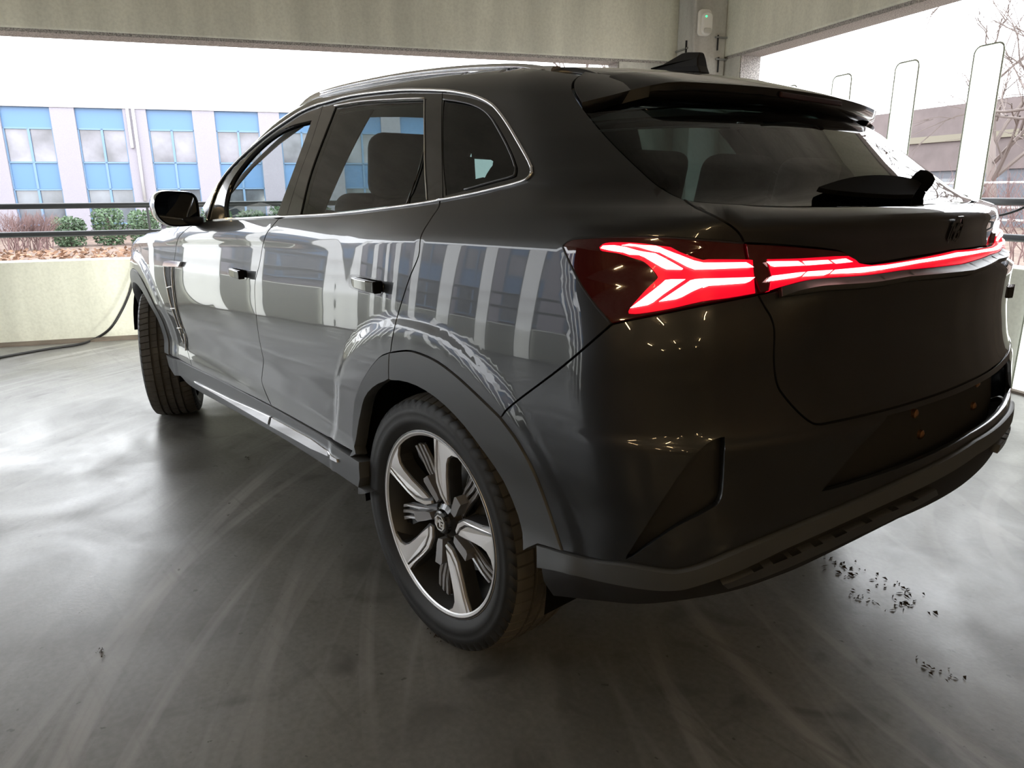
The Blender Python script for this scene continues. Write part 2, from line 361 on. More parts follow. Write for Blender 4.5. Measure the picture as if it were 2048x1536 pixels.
def white_post(a, b, label, group, w_=.205, zt=2.11, turn=False):
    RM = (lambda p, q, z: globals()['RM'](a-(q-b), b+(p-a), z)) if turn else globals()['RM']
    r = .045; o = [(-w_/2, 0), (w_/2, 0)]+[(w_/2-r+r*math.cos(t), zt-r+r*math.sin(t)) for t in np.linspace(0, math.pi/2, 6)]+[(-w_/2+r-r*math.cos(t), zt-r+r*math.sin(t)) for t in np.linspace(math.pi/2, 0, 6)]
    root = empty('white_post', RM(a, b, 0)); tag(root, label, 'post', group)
    # a panel with added glow, held in a slim edge frame, on a foot plate
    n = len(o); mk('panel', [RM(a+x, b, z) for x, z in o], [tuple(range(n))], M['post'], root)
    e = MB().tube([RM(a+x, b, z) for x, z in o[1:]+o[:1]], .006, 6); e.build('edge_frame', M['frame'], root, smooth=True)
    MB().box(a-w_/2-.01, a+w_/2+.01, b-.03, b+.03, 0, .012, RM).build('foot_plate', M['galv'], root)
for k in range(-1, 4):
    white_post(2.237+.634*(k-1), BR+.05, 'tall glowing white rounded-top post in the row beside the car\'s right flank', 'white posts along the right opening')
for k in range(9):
    white_post(-.5+.634*k, BL-.05, 'tall white rounded-top post with added glow in the row by the far left opening', 'white posts along the left opening')
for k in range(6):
    white_post(AF-.05, 4.05+.634*k, 'tall white rounded-top post with added glow in the row by the left end of the front parapet', 'white posts along the front parapet', turn=True)
# motion sensor lamp on the column
sn = empty('sensor_lamp', RM(4.60, -2.93, 2.7)); tag(sn, 'small white wall sensor with a green light on the corner column', 'sensor')
def rrect(cx, cz, w_, h, r, n=6): return [(cx+sx*(w_/2-r)+r*math.cos(t), cz+sz*(h/2-r)+r*math.sin(t)) for sx, sz, t0 in ((1, 1, 0), (-1, 1, math.pi/2), (-1, -1, math.pi), (1, -1, 3*math.pi/2)) for t in np.linspace(t0, t0+math.pi/2, n)]
M['abs'] = mat('white_plastic', (.9, .9, .86), .4)
ST = lambda b, z, h: RM(4.609-h, b, z)
MB().add(*prism(rrect(-2.93, 2.82, .135, .235, .035), 0, .035, ST)).build('back_plate', M['abs'], sn, bevel=.004)
MB().add(*prism(rrect(-2.937, 2.805, .105, .20, .045), .034, .075, ST)).build('housing', M['abs'], sn, bevel=.008)
MB().add(*prism(rrect(-2.937, 2.738, .085, .05, .02), .07, .085, ST)).build('detector_eye', mat('frosted_lens', (.62, .63, .58), .3), sn, bevel=.006)
MB().add(*prism(rrect(-2.915, 2.865, .016, .016, .006), .074, .080, ST)).build('indicator', mat('green_led', (.1, .6, .3), .3, emis=(.05, 1, .35), estr=.8), sn)
# steel brackets where beams meet the column
for a, b, z, ln in ((4.60, -3.10, 2.70, .09), (4.60, -3.12, 2.50, .09)):
    t = empty('steel_bracket', RM(a, b, z)); tag(t, 'small galvanised bracket on the corner column %s' % ('near the sensor' if z > 2.6 else 'below the beam by the right opening'), 'bracket')
    MB().box(a-.012, a+.004, b-ln-.03, b+ln*.4, z-.008, z+.008, RM).build('arm', M['galv'], t, bevel=.002); MB().box(a-.010, a+.004, b-.004, b+.006, z-.12, z+.02, RM).build('threaded_rod', M['rail'], t)
t = empty('steel_bracket', RM(4.80, -2.82, 2.62)); tag(t, 'small galvanised bracket between the front beam and the column', 'bracket')
MB().box(4.70, 4.93, -2.829, -2.815, 2.60, 2.616, RM).build('arm', M['galv'], t); MB().box(4.72, 4.73, -2.829, -2.812, 2.50, 2.68, RM).build('threaded_rod', M['rail'], t)
# cables
def gp(u, v, z=.012): return tuple(hit(u, v, (0, 0, 1), z))
M['cable'] = mat('black_cable_rubber', (.012, .012, .013), .5)
cb = [(-60, 728), (0, 715), (90, 699), (160, 688), (195, 675)]
pts = [gp(*p) for p in cb]+[tuple(hit(222, 655, E1, 4.80)), tuple(hit(243, 622, E1, 4.84)), tuple(hit(258, 588, E1, 4.86)), tuple(hit(266, 560, E1, 4.88)), tuple(hit(280, 520, E1, 4.89))]
o = MB().tube(catmull(pts, 6), .011, 8).build('charging_cable', M['cable'], None, smooth=True); tag(o, 'black cable running down the front parapet and along the floor', 'cable')
a0 = RM(1.72, BR+.07, 1.02); a1 = RM(1.3, BR+.08, 1.08); a2 = RM(1.1, BR+.08, 1.18)
o = MB().tube(catmull([RM(2.235, BR+.09, .90), RM(1.95, BR+.10, .93), a0, a1, a2, RM(.97, BR+.07, 1.35)], 6), .008, 8).build('charging_cable', M['cable'], None, smooth=True); tag(o, 'thin black cable slung between the white posts', 'cable')
# warm tube lamps under the ceiling behind the camera
M['tube'] = mat('warm_fluorescent_tube', (.9, .8, .6), .4, emis=(1, .70, .36), estr=85)
def tube_lamp(a, b, along, label):
    r = empty('tube_lamp', RM(a, b, ZC0-.08)); tag(r, label, 'lamp', 'tube lamps under the deck ceiling')
    L_ = .6; da, db = (L_, .05) if along == 'a' else (.05, L_)
    MB().box(a-da, a+da, b-db, b+db, ZC0-.06, ZC0-.004, RM).build('housing', M['galv'], r, bevel=.005)
    MB().tube([RM(a-da*.95*(along == 'a'), b-db*.95*(along == 'b'), ZC0-.085), RM(a+da*.95*(along == 'a'), b+db*.95*(along == 'b'), ZC0-.085)], .014, 8).build('tube', M['tube'], r, smooth=True)
for a in (-5.5, -10., -15.):
    for b in (-1.2, 2.4, 6.0): tube_lamp(a, b, 'a', 'warm fluorescent tube lamp under the ceiling of the deck behind the car')
# debris on the floor
M['leaf'] = mat('dead_leaf', (.05, .035, .022), .9)
def litter(u, v, sc, seed, label):
    r = random.Random(seed); P = np.array(hit(u, v, (0, 0, 1), .003)); mb = MB()
    for k in range(16):
        x, y = P[0]+r.gauss(0, .05*sc), P[1]+r.gauss(0, .02*sc); l, w_ = r.uniform(.004, .015)*sc, r.uniform(.0015, .005)*sc; a = r.uniform(0, 3.1); c, s = math.cos(a), math.sin(a)
        mb.add([(x-c*l, y-s*l, .002), (x-s*w_, y+c*w_, .004+r.uniform(0, .006)), (x+c*l, y+s*l, .002), (x+s*w_, y-c*w_, .003)], [(0, 1, 2, 3)])
    o = mb.build('leaf_litter', M['leaf']); tag(o, label, 'leaf litter', 'scraps of dead leaf on the floor', 'stuff'); return o
for k, (u, v, sc) in enumerate(((715, 976, .6), (1705, 1150, 1.2), (1785, 1165, .8), (1800, 1205, 1.), (1690, 1130, 1.), (1890, 1345, .7), (870, 1272, .4), (1730, 1200, .8), (205, 1303, .3), (492, 915, .3))):
    litter(u, v, sc, k, 'scraps of dead leaves on the floor by the car')
# ------------------------------------------------------------------ car: panels cut out of the skin F
M['paint'] = mat('graphite_metallic_paint', (.013, .0152, .0185), .40, .4, coat=1., coat_rough=.015)
M['satin'] = mat('satin_grey_cladding', (.075, .080, .086), .42, .2)
M['black'] = mat('gloss_black_trim', (.006, .006, .007), .12, 0, coat=.6)
M['matte'] = mat('matte_black_plastic', (.010, .010, .011), .65)
M['liner'] = mat('wheel_well_felt', (.004, .004, .004), .95, spec=.1)
M['chrome'] = mat('bright_chrome', (.80, .80, .82), .06, 1.)
M['alu'] = mat('machined_aluminium', (.86, .86, .87), .34, .55)
M['darkalu'] = mat('dark_grey_wheel_paint', (.09, .092, .095), .35, .6)
M['tyre'] = mat('tyre_rubber', (.010, .010, .010), .62, noise=(14, .35))
M['tread'] = mat('dusty_tread_rubber', (.085, .079, .07), .85, noise=(9, .25))
M['cabin'] = mat('dark_cabin_fabric', (.012, .012, .013), .8)
M['cabin_pale'] = mat('pale_pillar_cloth', (.42, .42, .40), .9)
M['privacy'] = glass_mat('privacy_glass', (.34, .40, .385), 1.5)
M['deep'] = glass_mat('deep_privacy_glass', (.17, .215, .20), 1.5)
M['clear'] = glass_mat('clear_glass', (.72, .78, .77), 1.45)
M['lens'] = mat('dark_red_lens', (.012, .0005, .001), .06, 0, coat=1., emis=(1, 0, .02), estr=.005)
M['glow'] = mat('red_light_guide', (.35, .0, .01), .35, 0, coat=.15, emis=(1, 0, .022), estr=.36)
M['hot'] = mat('lit_lamp_strip', (.8, .5, .5), .3, emis=(1, .62, .58), estr=1.6)
M['plate'] = mat('recess_brown_reflection', (.30, .165, .115), .5, 0.)  # brown reflection of the deck interior put into the base colour
M['mirrorglass'] = mat('mirror_glass', (.25, .26, .27), .02, 1.)

car = empty('car', (0, 0, 0))
tag(car, 'dark grey five-door SUV parked on the concrete deck with its red tail lamps lit', 'car')

def px(pts, sm=True, k=5):
    p = catmull(pts, k) if sm else np.array(pts, float)
    P, h = trace(CAM, np.array([ray(u, v) for u, v in p])); return inv(P)
def top_z(x, y):
    x = np.asarray(x, float); a = np.full(x.shape, .6); b = np.full(x.shape, 2.0); y = np.broadcast_to(y, x.shape)
    for _ in range(21):
        c = (a+b)/2; f = F(x, y, c); b = np.where(f > 0, c, b); a = np.where(f > 0, a, c)
    return a
def surf_top(x, y): return np.stack([x, y, top_z(x, y)], -1)
def surf_front(y, z):
    a = np.full(y.shape, 2.2); b = np.full(y.shape, 4.5)
    for _ in range(21):
        c = (a+b)/2; f = F(c, y, z); b = np.where(f > 0, c, b); a = np.where(f > 0, a, c)
    return np.stack([a, y, z], -1)
def inpoly(pts, poly):
    x, y = pts[:, 0], pts[:, 1]; c = np.zeros(len(pts), bool); n = len(poly)
    for i in range(n):
        x1, y1 = poly[i]; x2, y2 = poly[(i+1) % n]
        if y1 == y2: continue
        t = ((y1 > y) != (y2 > y)) & (x < (x2-x1)*(y-y1)/(y2-y1)+x1); c ^= t
    return c
def clean(poly, mx=.03):
    q = []
    for p in poly:
        if not q or np.hypot(*(p-q[-1])) > 1.5e-3: q.append(np.array(p, float))
    if np.hypot(*(q[0]-q[-1])) < 1.5e-3: q.pop()
    out = []
    for i, p in enumerate(q):
        r = q[(i+1) % len(q)]; d = np.hypot(*(r-p)); k = max(1, int(math.ceil(d/mx)))
        out += [p+(r-p)*j/k for j in range(k)]
    out = np.array(out); A = np.sum(out[:, 0]*np.roll(out[:, 1], -1)-np.roll(out[:, 0], -1)*out[:, 1])
    return out if A > 0 else out[::-1]
def inset(poly, g):
    t = np.roll(poly, -1, 0)-poly; t /= np.linalg.norm(t, axis=1)[:, None]+1e-9
    n = np.stack([-t[:, 1], t[:, 0]], -1); m = n+np.roll(n, 1, 0); L = np.linalg.norm(m, axis=1)[:, None]; m = m/np.maximum(L, .5)
    return poly+m*g
def pan_data(poly, holes=(), off=0., gap=.0022, depth=.014, grid=.028, fn=surf, offf=None, mx=.022):
    poly = inset(clean(poly, mx), gap); hs = [inset(clean(h, mx), -gap) for h in holes]
    lo, hi = poly.min(0), poly.max(0)
    gx = np.arange(lo[0]+grid/2, hi[0], grid); gy = np.arange(lo[1]+grid/2, hi[1], grid)
    G = np.stack(np.meshgrid(gx, gy), -1).reshape(-1, 2); G[:, 0] += ((np.round((G[:, 1]-lo[1])/grid) % 2)*grid*.5)
    if fn is surf:                                 # extra rows along the shoulder crease
        xs = np.arange(lo[0], hi[0], .02); zc = ZC(np.maximum(xs, -.62))
        G = np.vstack([np.stack([xs, zc+d], -1) for d in (-.012, 0., .012)]+[G[np.abs(G[:, 1]-ZC(np.maximum(G[:, 0], -.62))) > .02]])
        t = np.linspace(0, math.pi, 70); rho = np.array([.53, .543, .556, .57, .583, .597])[:, None]     # and rings along the wheel flares
        for wx in (0., 2.835):
            fx = (wx+rho*np.cos(t)).ravel(); fz = (.36+rho*np.sin(t)).ravel(); fx = np.where(fx < 0, -np.arctan2(-fx, .945)*LS, fx); R_ = np.stack([fx, fz], -1); R_ = R_[np.abs(R_[:, 1]-ZC(np.maximum(R_[:, 0], -.62))) > .02]; G = np.vstack([G[:len(xs)*3], R_, G[len(xs)*3:]])
        key = np.round(G/.011); _, ui = np.unique(key, axis=0, return_index=True); G = G[np.sort(ui)]
    B = np.vstack([poly]+hs)
    if len(G):
        k = inpoly(G, poly)
        for h in hs: k &= ~inpoly(G, h)
        G = G[k]
    if len(G):
        d = np.min(np.hypot(G[:, None, 0]-B[None, :, 0], G[:, None, 1]-B[None, :, 1]), axis=1); G = G[d > min(grid*.45, .009)]
    V = np.vstack([B, G]) if len(G) else B
    E = []; n = 0
    for h in [poly]+hs:
        E += [(n+i, n+(i+1) % len(h)) for i in range(len(h))]; n += len(h)
    vo, _, fo, *_r = delaunay_2d_cdt([Vector(p) for p in V], E, [], 0, 1e-6)
    vo = np.array([tuple(p) for p in vo]); T = np.array([f for f in fo if len(f) == 3])
    c = vo[T].mean(1); k = inpoly(c, poly)
    for h in hs: k &= ~inpoly(c, h)
    T = T[k]
    P = fn(vo[:, 0], vo[:, 1]); N = grad(P)
    o = off if offf is None else offf(vo[:, 0], vo[:, 1])
    P = P+N*(np.asarray(o)[:, None] if np.ndim(o) else o)
    # orient triangles outward
    nn = np.cross(P[T[:, 1]]-P[T[:, 0]], P[T[:, 2]]-P[T[:, 0]]); fl = np.sum(nn*N[T[:, 0]], 1) < 0
    T[fl] = T[fl][:, ::-1]
    cnt = {}
    for t in T:
        for i in range(3):
            e = (t[i], t[(i+1) % 3]); key = (min(e), max(e)); cnt[key] = None if key in cnt else e
    be = [e for e in cnt.values() if e is not None]
    verts = list(P); norms = list(N); faces = [tuple(t) for t in T]
    if depth:
        mp = {}
        for e in be:
            tv = P[e[1]]-P[e[0]]; sn = np.cross(tv, N[e[0]]); sn /= np.linalg.norm(sn)+1e-9
            b0 = len(verts)
            for i in (e[0], e[1]):
                verts.append(P[i]); norms.append(sn*.85+N[i]*.5); verts.append(P[i]-N[i]*depth); norms.append(sn)
            faces.append((b0+2, b0, b0+1, b0+3))
    return np.array(verts), faces, np.array(norms)
def panel(name, poly, m, parent=None, both=True, label=None, **kw):
    v, f, n = pan_data(np.array(poly, float), **kw); out = [mk(name, v, f, m, parent or car, normals=n)]
    if both:
        s = np.array([1, -1, 1]); out.append(mk(name, v*s, [q[::-1] for q in f], m, parent or car, normals=n*s))
    if label: [tag(o, label) for o in out]
    return out
def J(*cs): return np.vstack(cs)
def sym(h):
    """left half outline from centre (s=SC) to centre -> closed symmetric outline"""
    h = np.array(h); m = h[::-1].copy(); m[:, 0] = 2*SC-m[:, 0]; return np.vstack([h, m])
def strip(name, curve, r, m, parent=None, off=.001, both=True, flat=1., lift=0.):
    P = surf(curve[:, 0], curve[:, 1]); N = grad(P); P = P+N*off
    o = [MB().tube(P, r, 6).build(name, m, parent or car, smooth=True)]
    if both: o.append(MB().tube(P*np.array([1, -1, 1]), r, 6).build(name, m, parent or car, smooth=True))
    return o

# --- shut lines and outlines traced on the skin
gF = px([(380, 453), (361, 470), (354, 485), (351, 504), (348, 525), (347, 540), (349, 572), (354, 617), (362, 648), (371, 676), (375, 701), (384, 733)])
gM = px([(558, 437), (545, 452), (534, 466), (526, 489), (519, 528), (511, 560), (509.5, 585), (512, 626), (517, 669), (524, 705), (527, 722), (524.5, 747), (524, 765), (534, 792), (543.5, 812)])
gR = px([(880, 401), (877, 415), (859, 442), (842, 473), (837, 512), (818, 559), (795, 632), (785, 676), (781, 705)])
gR2 = px([(781, 705), (780, 758)])
sillT = px([(384, 733), (462.5, 771.8), (543.5, 812), (626.6, 858), (688, 893), (713, 907)])
archO = px([(713, 907), (707, 880), (706.6, 852), (712.5, 794), (732, 751), (759, 715.6), (781, 705)])
archO2 = px([(781, 705), (822, 702), (868.8, 719.5), (907.8, 747), (947, 782), (1001.6, 834.8)])
archO3 = px([(1001.6, 834.8), (1038, 885), (1073, 952), (1099.6, 1022.7), (1126, 1102)])
th = np.linspace(-.30, math.pi+.33, 40)
archI = np.array([(.415*math.cos(t)-.012, .36+.415*math.sin(t)) for t in th])            # wheel opening, rear
archI = archI[(archI[:, 1] > .44)]
archI[:, 0] = np.where(archI[:, 0] < 0, archI[:, 0], archI[:, 0])
def s_of(xz):                                     # (x,z) on the side -> skin parameter
    xz = np.array(xz, float); y = side_w(xz[:, 0], xz[:, 1]); return inv(np.stack([xz[:, 0], y, xz[:, 1]], -1))
belt = px([(413.5, 442), (500, 437), (558, 434), (640, 430), (705, 425), (780, 416), (842, 407.5), (880, 401)])
beltQ = px([(880, 401), (945, 388.5), (998, 376), (1033, 367), (1054, 359), (1064, 347), (1064, 336)])
dloTop = px([(1064, 336), (1056, 318), (1038.6, 287), (1015.7, 248.4), (994.7, 220), (977, 204.5), (949, 192), (919, 185), (884, 181), (807.6, 180), (739, 186), (690, 194), (650, 205), (632, 210), (606, 221), (581, 236), (530, 272), (478, 318), (444, 358), (425, 400), (413.5, 442)])
seamT = px([(1162.7, 150), (1151, 158.5), (1145, 168), (1147, 184.6), (1161.7, 209.6), (1188.8, 245), (1224, 284.6), (1266, 326), (1307.5, 363.8), (1338.8, 384.6), (1366, 397)])
seamT2 = px([(1366, 397), (1390, 413.7), (1441.8, 439), (1472.5, 460), (1486, 480), (1485, 486)])
lampTop = px([(1129, 492), (1133, 487), (1141, 482), (1156.6, 478), (1222.5, 475), (1325, 475), (1420, 481), (1485, 486)])
lampEnd = px([(1485, 486), (1491, 521), (1502, 553), (1512, 580), (1516, 589)])
lampBot = px([(1516, 589), (1488, 595), (1420, 608), (1339.7, 624), (1266.5, 638.7), (1224, 648)])
lampFrt = px([(1224, 648), (1193, 612), (1164, 570), (1142, 526), (1129, 496), (1129, 492)])
bumpSeam = px([(1001.6, 834.8), (1025, 809), (1122.6, 735), (1200, 669), (1224, 648)])
tailSide = px([(1516, 589), (1530, 614), (1543, 637), (1549, 664), (1548, 723), (1554, 767), (1568.8, 793), (1598, 825.6), (1624.5, 846), (1642, 849)])
tb = tailSide[-1]; tailBot = np.array([tb+(np.array([SC, .797])-tb)*t for t in np.linspace(0, 1, 8)])
bumpLow = px([(1126, 1102), (1190, 1118), (1249, 1125), (1293, 1132.6), (1337, 1139), (1366, 1137), (1410, 1124), (1469, 1099), (1600, 1045), (1700, 1003), (1760, 977), (1838, 940)])
bumpLow = np.vstack([bumpLow, [(SC, .653)]])
cladLow = px([(1079, 1134), (1205, 1160), (1293, 1174), (1351.6, 1175), (1395.5, 1165), (1469, 1139), (1560, 1096), (1646, 1058), (1800, 990)])
cladLow = np.vstack([cladLow, [(SC, .615)]])
valLow = px([(1105, 1195), (1200, 1206), (1300, 1212), (1450, 1190), (1560, 1155), (1640, 1120), (1800, 1040)]); valLow = np.vstack([valLow, [(SC, .525)]])
aPil = px([(405, 415), (440, 360), (500, 290), (550, 240), (600, 210)])
xr_ = np.linspace(1.12, -.20, 24); roofL = np.stack([xr_, top_z(xr_, .60)], -1)
aBase = np.array([[1.98, 1.12], [1.86, 1.105]])

SLOT = J(px([(1252, 1119), (1293, 1055), (1351.6, 964), (1395.5, 908), (1425, 884), (1448, 876)]), px([(1448, 876), (1446, 940), (1439, 999), (1410, 1022), (1351, 1052), (1307, 1081), (1252, 1119)]))
# --- painted panels
panel('body_side', J(dloTop[::-1], beltQ[::-1], gR, archO2, bumpSeam, lampFrt, lampTop, seamT2[::-1], seamT[::-1], roofL[::-1], aPil[::-1]), M['paint'], grid=.015, mx=.014)
panel('rear_door', J(gM[::-1], belt[[i for i in range(len(belt)) if belt[i, 0] < gM[0, 0]-.01]], gR, archO[::-1], sillT[::-1][[i for i in range(len(sillT)) if sillT[::-1][i, 0] < gM[-1, 0]-.01]]), M['paint'])
panel('front_door', J(gF, sillT[[i for i in range(len(sillT)) if sillT[i, 0] > gM[-1, 0]+.01]], gM[::-1], belt[::-1][[i for i in range(len(belt)) if belt[::-1][i, 0] > gM[0, 0]+.01]]), M['paint'])
fa = np.array([(2.835+.485*math.cos(t), .36+.485*math.sin(t)) for t in np.linspace(math.pi-.18, .20, 30)])
xh = np.linspace(3.40, 1.98, 16); fTop = np.stack([xh, top_z(xh, np.interp(xh, [1.9, 2.4, 3.0, 3.45], [.86, .815, .80, .70]))], -1)
panel('front_fender', J(gF, [(2.10, .437), (2.20, .437)], fa, [(3.36, .46), (3.42, .62)], fTop, [(1.90, 1.118)]), M['paint'])
panel('rear_bumper', sym(J(np.array([(SC, .797)]), tailBot[::-1], tailSide[::-1], lampBot, bumpSeam[::-1], archO3, bumpLow)), M['paint'], both=False, label='dark grey painted rear bumper', grid=.018, mx=.016,
      holes=[SLOT, SLOT*[-1, 1]+[2*SC, 0], sym(np.array([(SC, .782), *px([(1790, 830), (1777, 833), (1710, 905), (1645, 982)], sm=False), (SC, .672)]))])
gl = np.array([p for p in px([(1366, 397), (1407, 403), (1510, 409), (1646, 412), (1800, 411)])] + [(SC, 1.208)])
barTop = px([(1485, 486), (1540.6, 489), (1611, 494), (1672, 501), (1690, 509), (1702, 518), (1712, 526), (1741, 528), (1815, 516)]); barTop = np.vstack([barTop, [(SC, 1.1)]])
barBot = px([(1516, 589), (1532, 585.6), (1576, 574), (1628, 564), (1699, 559), (1741, 555), (1800, 546)]); barBot = np.vstack([barBot, [(SC, 1.062)]])
panel('tailgate', sym(J([(SC, 1.208)], gl[::-1], seamT2, barTop)), M['paint'], both=False, label='upper painted lip of the tailgate')
panel('tailgate', sym(J(barBot[::-1], tailSide, tailBot)), M['paint'], both=False, label='lower painted tailgate panel')
panel('rear_window', sym(J(np.array([(SC, 1.47), (SC+.35, 1.47), (SC+.62, 1.455)]), seamT[22:], gl)), M['deep'], both=False, off=-.004, depth=.005, label='tinted tailgate window')
# roof, bonnet, windscreen, nose
fr_y = .60
xs = np.linspace(-.27, 1.26, 20)
panel('roof', J(np.stack([xs, np.full(20, fr_y-.004)], -1), np.stack([xs[::-1], np.full(20, -fr_y+.004)], -1)), M['paint'], both=False, fn=surf_top, grid=.05)
wsl = np.array([(1.27, .585), (1.45, .66), (1.65, .72), (1.85, .76), (2.10, .79), (2.28, .70), (2.36, .35), (2.38, 0)])
panel('windscreen', J(np.array([(1.30, 0)]), wsl, (wsl*[1, -1])[::-1]), M['clear'], both=False, fn=surf_top, off=-.003, depth=.005, grid=.06)
hd = np.array([(2.40, 0), (2.38, .35), (2.30, .72), (2.40, .80), (3.0, .785), (3.40, .69), (3.56, .45), (3.62, 0)])
panel('bonnet', J(hd, (hd*[1, -1])[::-1]), M['paint'], both=False, fn=surf_top, grid=.05)
panel('front_bumper', np.array([(-.74, .30), (.74, .30), (.74, .80), (.5, .84), (-.5, .84), (-.74, .80)]), M['paint'], both=False, fn=surf_front, grid=.06)
# --- cladding, sill
inn = archI[archI[:, 1] > .44]
sI = s_of(inn)
front_i = sI[sI[:, 0] > gR2[-1, 0]]; rear_i = sI[sI[:, 0] <= gR2[-1, 0]]
panel('arch_cladding', J(archO, gR2, np.array(sorted(front_i.tolist(), key=lambda p: p[0])), [(.405, .452)]), M['satin'], off=.004, depth=.04)
panel('arch_cladding', J(archO2, archO3, px([(1126, 1102), (1078, 1088)], sm=False), np.array(sorted(rear_i.tolist(), key=lambda p: p[0])), gR2[::-1]), M['satin'], off=.004, depth=.04)
fo = np.array([(2.835+.485*math.cos(t), .36+.485*math.sin(t)) for t in np.linspace(.14, math.pi-.17, 36)])
fi = np.array([(2.835+.41*math.cos(t), .36+.41*math.sin(t)) for t in np.linspace(math.pi-.2, .14, 36)])
panel('arch_cladding', J(fo, fi), M['satin'], off=.004, depth=.04)
sillB = px([(364, 752), (390.8, 776), (483, 827), (560, 871), (647, 926), (708, 967), (736, 985)])
sl = np.array([(2.40, .437), (2.045, .437), (1.525, .447), (1.088, .455), (.72, .455), (.335, .455)])
panel('sill', J(sl, [(.335, .40), (.36, .345)], sillB[::-1], [(2.30, .345), (2.38, .38)]), M['satin'], off=.006, depth=.05)
panel('sill_chrome_strip', px([(548.7, 834), (590, 856), (626.6, 876), (655, 896), (680, 917), (681, 924), (626.6, 896), (545, 851)], sm=False), M['chrome'], off=.012, depth=.01, gap=.001)
panel('sill_chrome_strip', px([(393, 762), (430, 780), (462.5, 796), (514, 818), (545, 832), (541, 848), (462.5, 803), (396, 766)], sm=False), M['chrome'], off=.012, depth=.01, gap=.001)
panel('bumper_cladding', sym(J(np.array([(SC, .653)]), bumpLow[::-1], px([(1126, 1102), (1078, 1088), (1079, 1134)], sm=False), cladLow)), M['satin'], both=False, off=.010, depth=.03, label='satin grey lower bumper band')
panel('rear_valance', sym(J(np.array([(SC, .615)]), cladLow[::-1], px([(1079, 1134), (1084, 1165), (1105, 1195)], sm=False), valLow)), M['matte'], both=False, off=-.004, depth=.12, label='black lower rear valance')
# --- side glass and black frames
hF = J(px([(449, 434), (447, 408), (455, 374), (473, 342), (509, 299), (546, 268), (582, 250), (621, 240)]), px([(621, 240), (600, 298), (575, 366), (550.5, 431.5)]), px([(550.5, 431.5), (449, 434.5)], sm=False))
gB = px([(645, 207), (620, 285), (596, 350), (570, 433)])
hR = J(px([(668.5, 213), (724, 204), (797, 199.5), (846, 198)]), px([(846, 198), (846, 243), (847, 334), (851, 398)]), px([(851, 398), (811, 406), (724, 420), (633, 427), (598, 429)]), px([(598, 429), (620, 341), (668.5, 213)]))
hQ = J(px([(886, 198), (910, 201), (938.4, 207), (963, 217.7), (980.6, 234), (998, 262.5), (1012, 289), (1022.8, 313.4), (1029.8, 334.5)]), px([(1029.8, 334.5), (1029, 345), (1022.8, 352), (980.6, 363.5), (927.9, 378.5), (890, 388)]), px([(890, 388), (884, 326), (883, 238), (886, 198)]))
sB0, sC0 = gB, px([(883, 183), (881, 240), (882, 330), (884, 400)])
dl = dloTop[::-1]                                  # from A base up and back to the quarter tip
def between(c, lo, hi): return c[(c[:, 0] > lo) & (c[:, 0] < hi)]
panel('window_frame', J(between(dl, gB[0, 0], 9), gB, between(belt, gB[-1, 0], 9)[::-1]), M['black'], holes=[hF], off=-.004, depth=.02, gap=.0015)
panel('window_frame', J(between(dl, sC0[0, 0], gB[0, 0]), sC0, between(belt, sC0[-1, 0], gB[-1, 0])[::-1], gB[::-1]), M['black'], holes=[hR], off=-.004, depth=.02, gap=.0015)
panel('window_frame', J(between(dl, -9, sC0[0, 0])[:-1], beltQ[::-1][1:-1], sC0[::-1]), M['black'], holes=[hQ], off=-.004, depth=.02, gap=.0015)
panel('rear_door_window', hR, M['privacy'], off=-.008, depth=0, gap=-.002)
panel('quarter_window', hQ, glass_mat('quarter_privacy_glass', (.06, .085, .08), 1.5), off=-.006, depth=0, gap=-.002)
v, f, n = pan_data(hF, off=-.008, depth=0, gap=-.002); s_ = np.array([1, -1, 1])
mk('front_door_window', v*s_, [q[::-1] for q in f], M['clear'], car, normals=n*s_)       # the other side: closed; this side is wound down
strip('window_bright_trim', J(belt, beltQ), .0038, M['chrome'], off=.002)
strip('window_bright_trim', dloTop, .0042, M['chrome'], off=.001)
strip('window_seal_line', px([(668.5, 211), (724, 202), (797, 197.5), (848, 196)]), .0022, M['alu'], off=.0)
strip('window_seal_line', px([(847, 198), (847, 243), (848, 334), (852, 398)]), .0016, M['alu'], off=-.002)
strip('window_divider', px([(846, 295), (835, 340), (811, 406)]), .0022, M['black'], off=-.004)
strip('quarter_seal_line', hQ[:62], .0022, M['darkalu'], off=-.001)
# belt line cap seen as dark rubber below the glass
# --- lamps
dome = lambda s, z: .010+0*s
panel('tail_lamp', J(lampTop, lampEnd, lampBot, lampFrt), M['lens'], off=.004, depth=.02, grid=.012, mx=.01)
panel('light_bar', sym(J(np.array([(SC, 1.10)]), barTop[::-1], lampEnd, barBot)), M['lens'], both=False, off=.008, depth=.02, grid=.012, mx=.01, label='dark red lamp bar across the tailgate')
lamps = [o for o in car.children if o.name.startswith('tail_lamp')]; bar = [o for o in car.children if o.name.startswith('light_bar')][0]
def z1(*p): return [(1120+x/6.827, 460+y/6.827) for x, y in p]
def z2(*p): return [(1400+x/5.69, 460+y/5.69) for x, y in p]
def pair(name, poly, m, off):
    v, f, n = pan_data(poly, off=off, depth=.003, gap=0, grid=.011, mx=.008); s = np.array([1, -1, 1])
    mk(name, v, f, m, lamps[0], normals=n); mk(name, v*s, [q[::-1] for q in f], m, lamps[1], normals=n*s)
def pairbar(name, poly, m, off):
    v, f, n = pan_data(poly, off=off, depth=.003, gap=0, grid=.011, mx=.008); s = np.array([1, -1, 1])
    mk(name, v, f, m, bar, normals=n); mk(name, v*s, [q[::-1] for q in f], m, bar, normals=n*s)
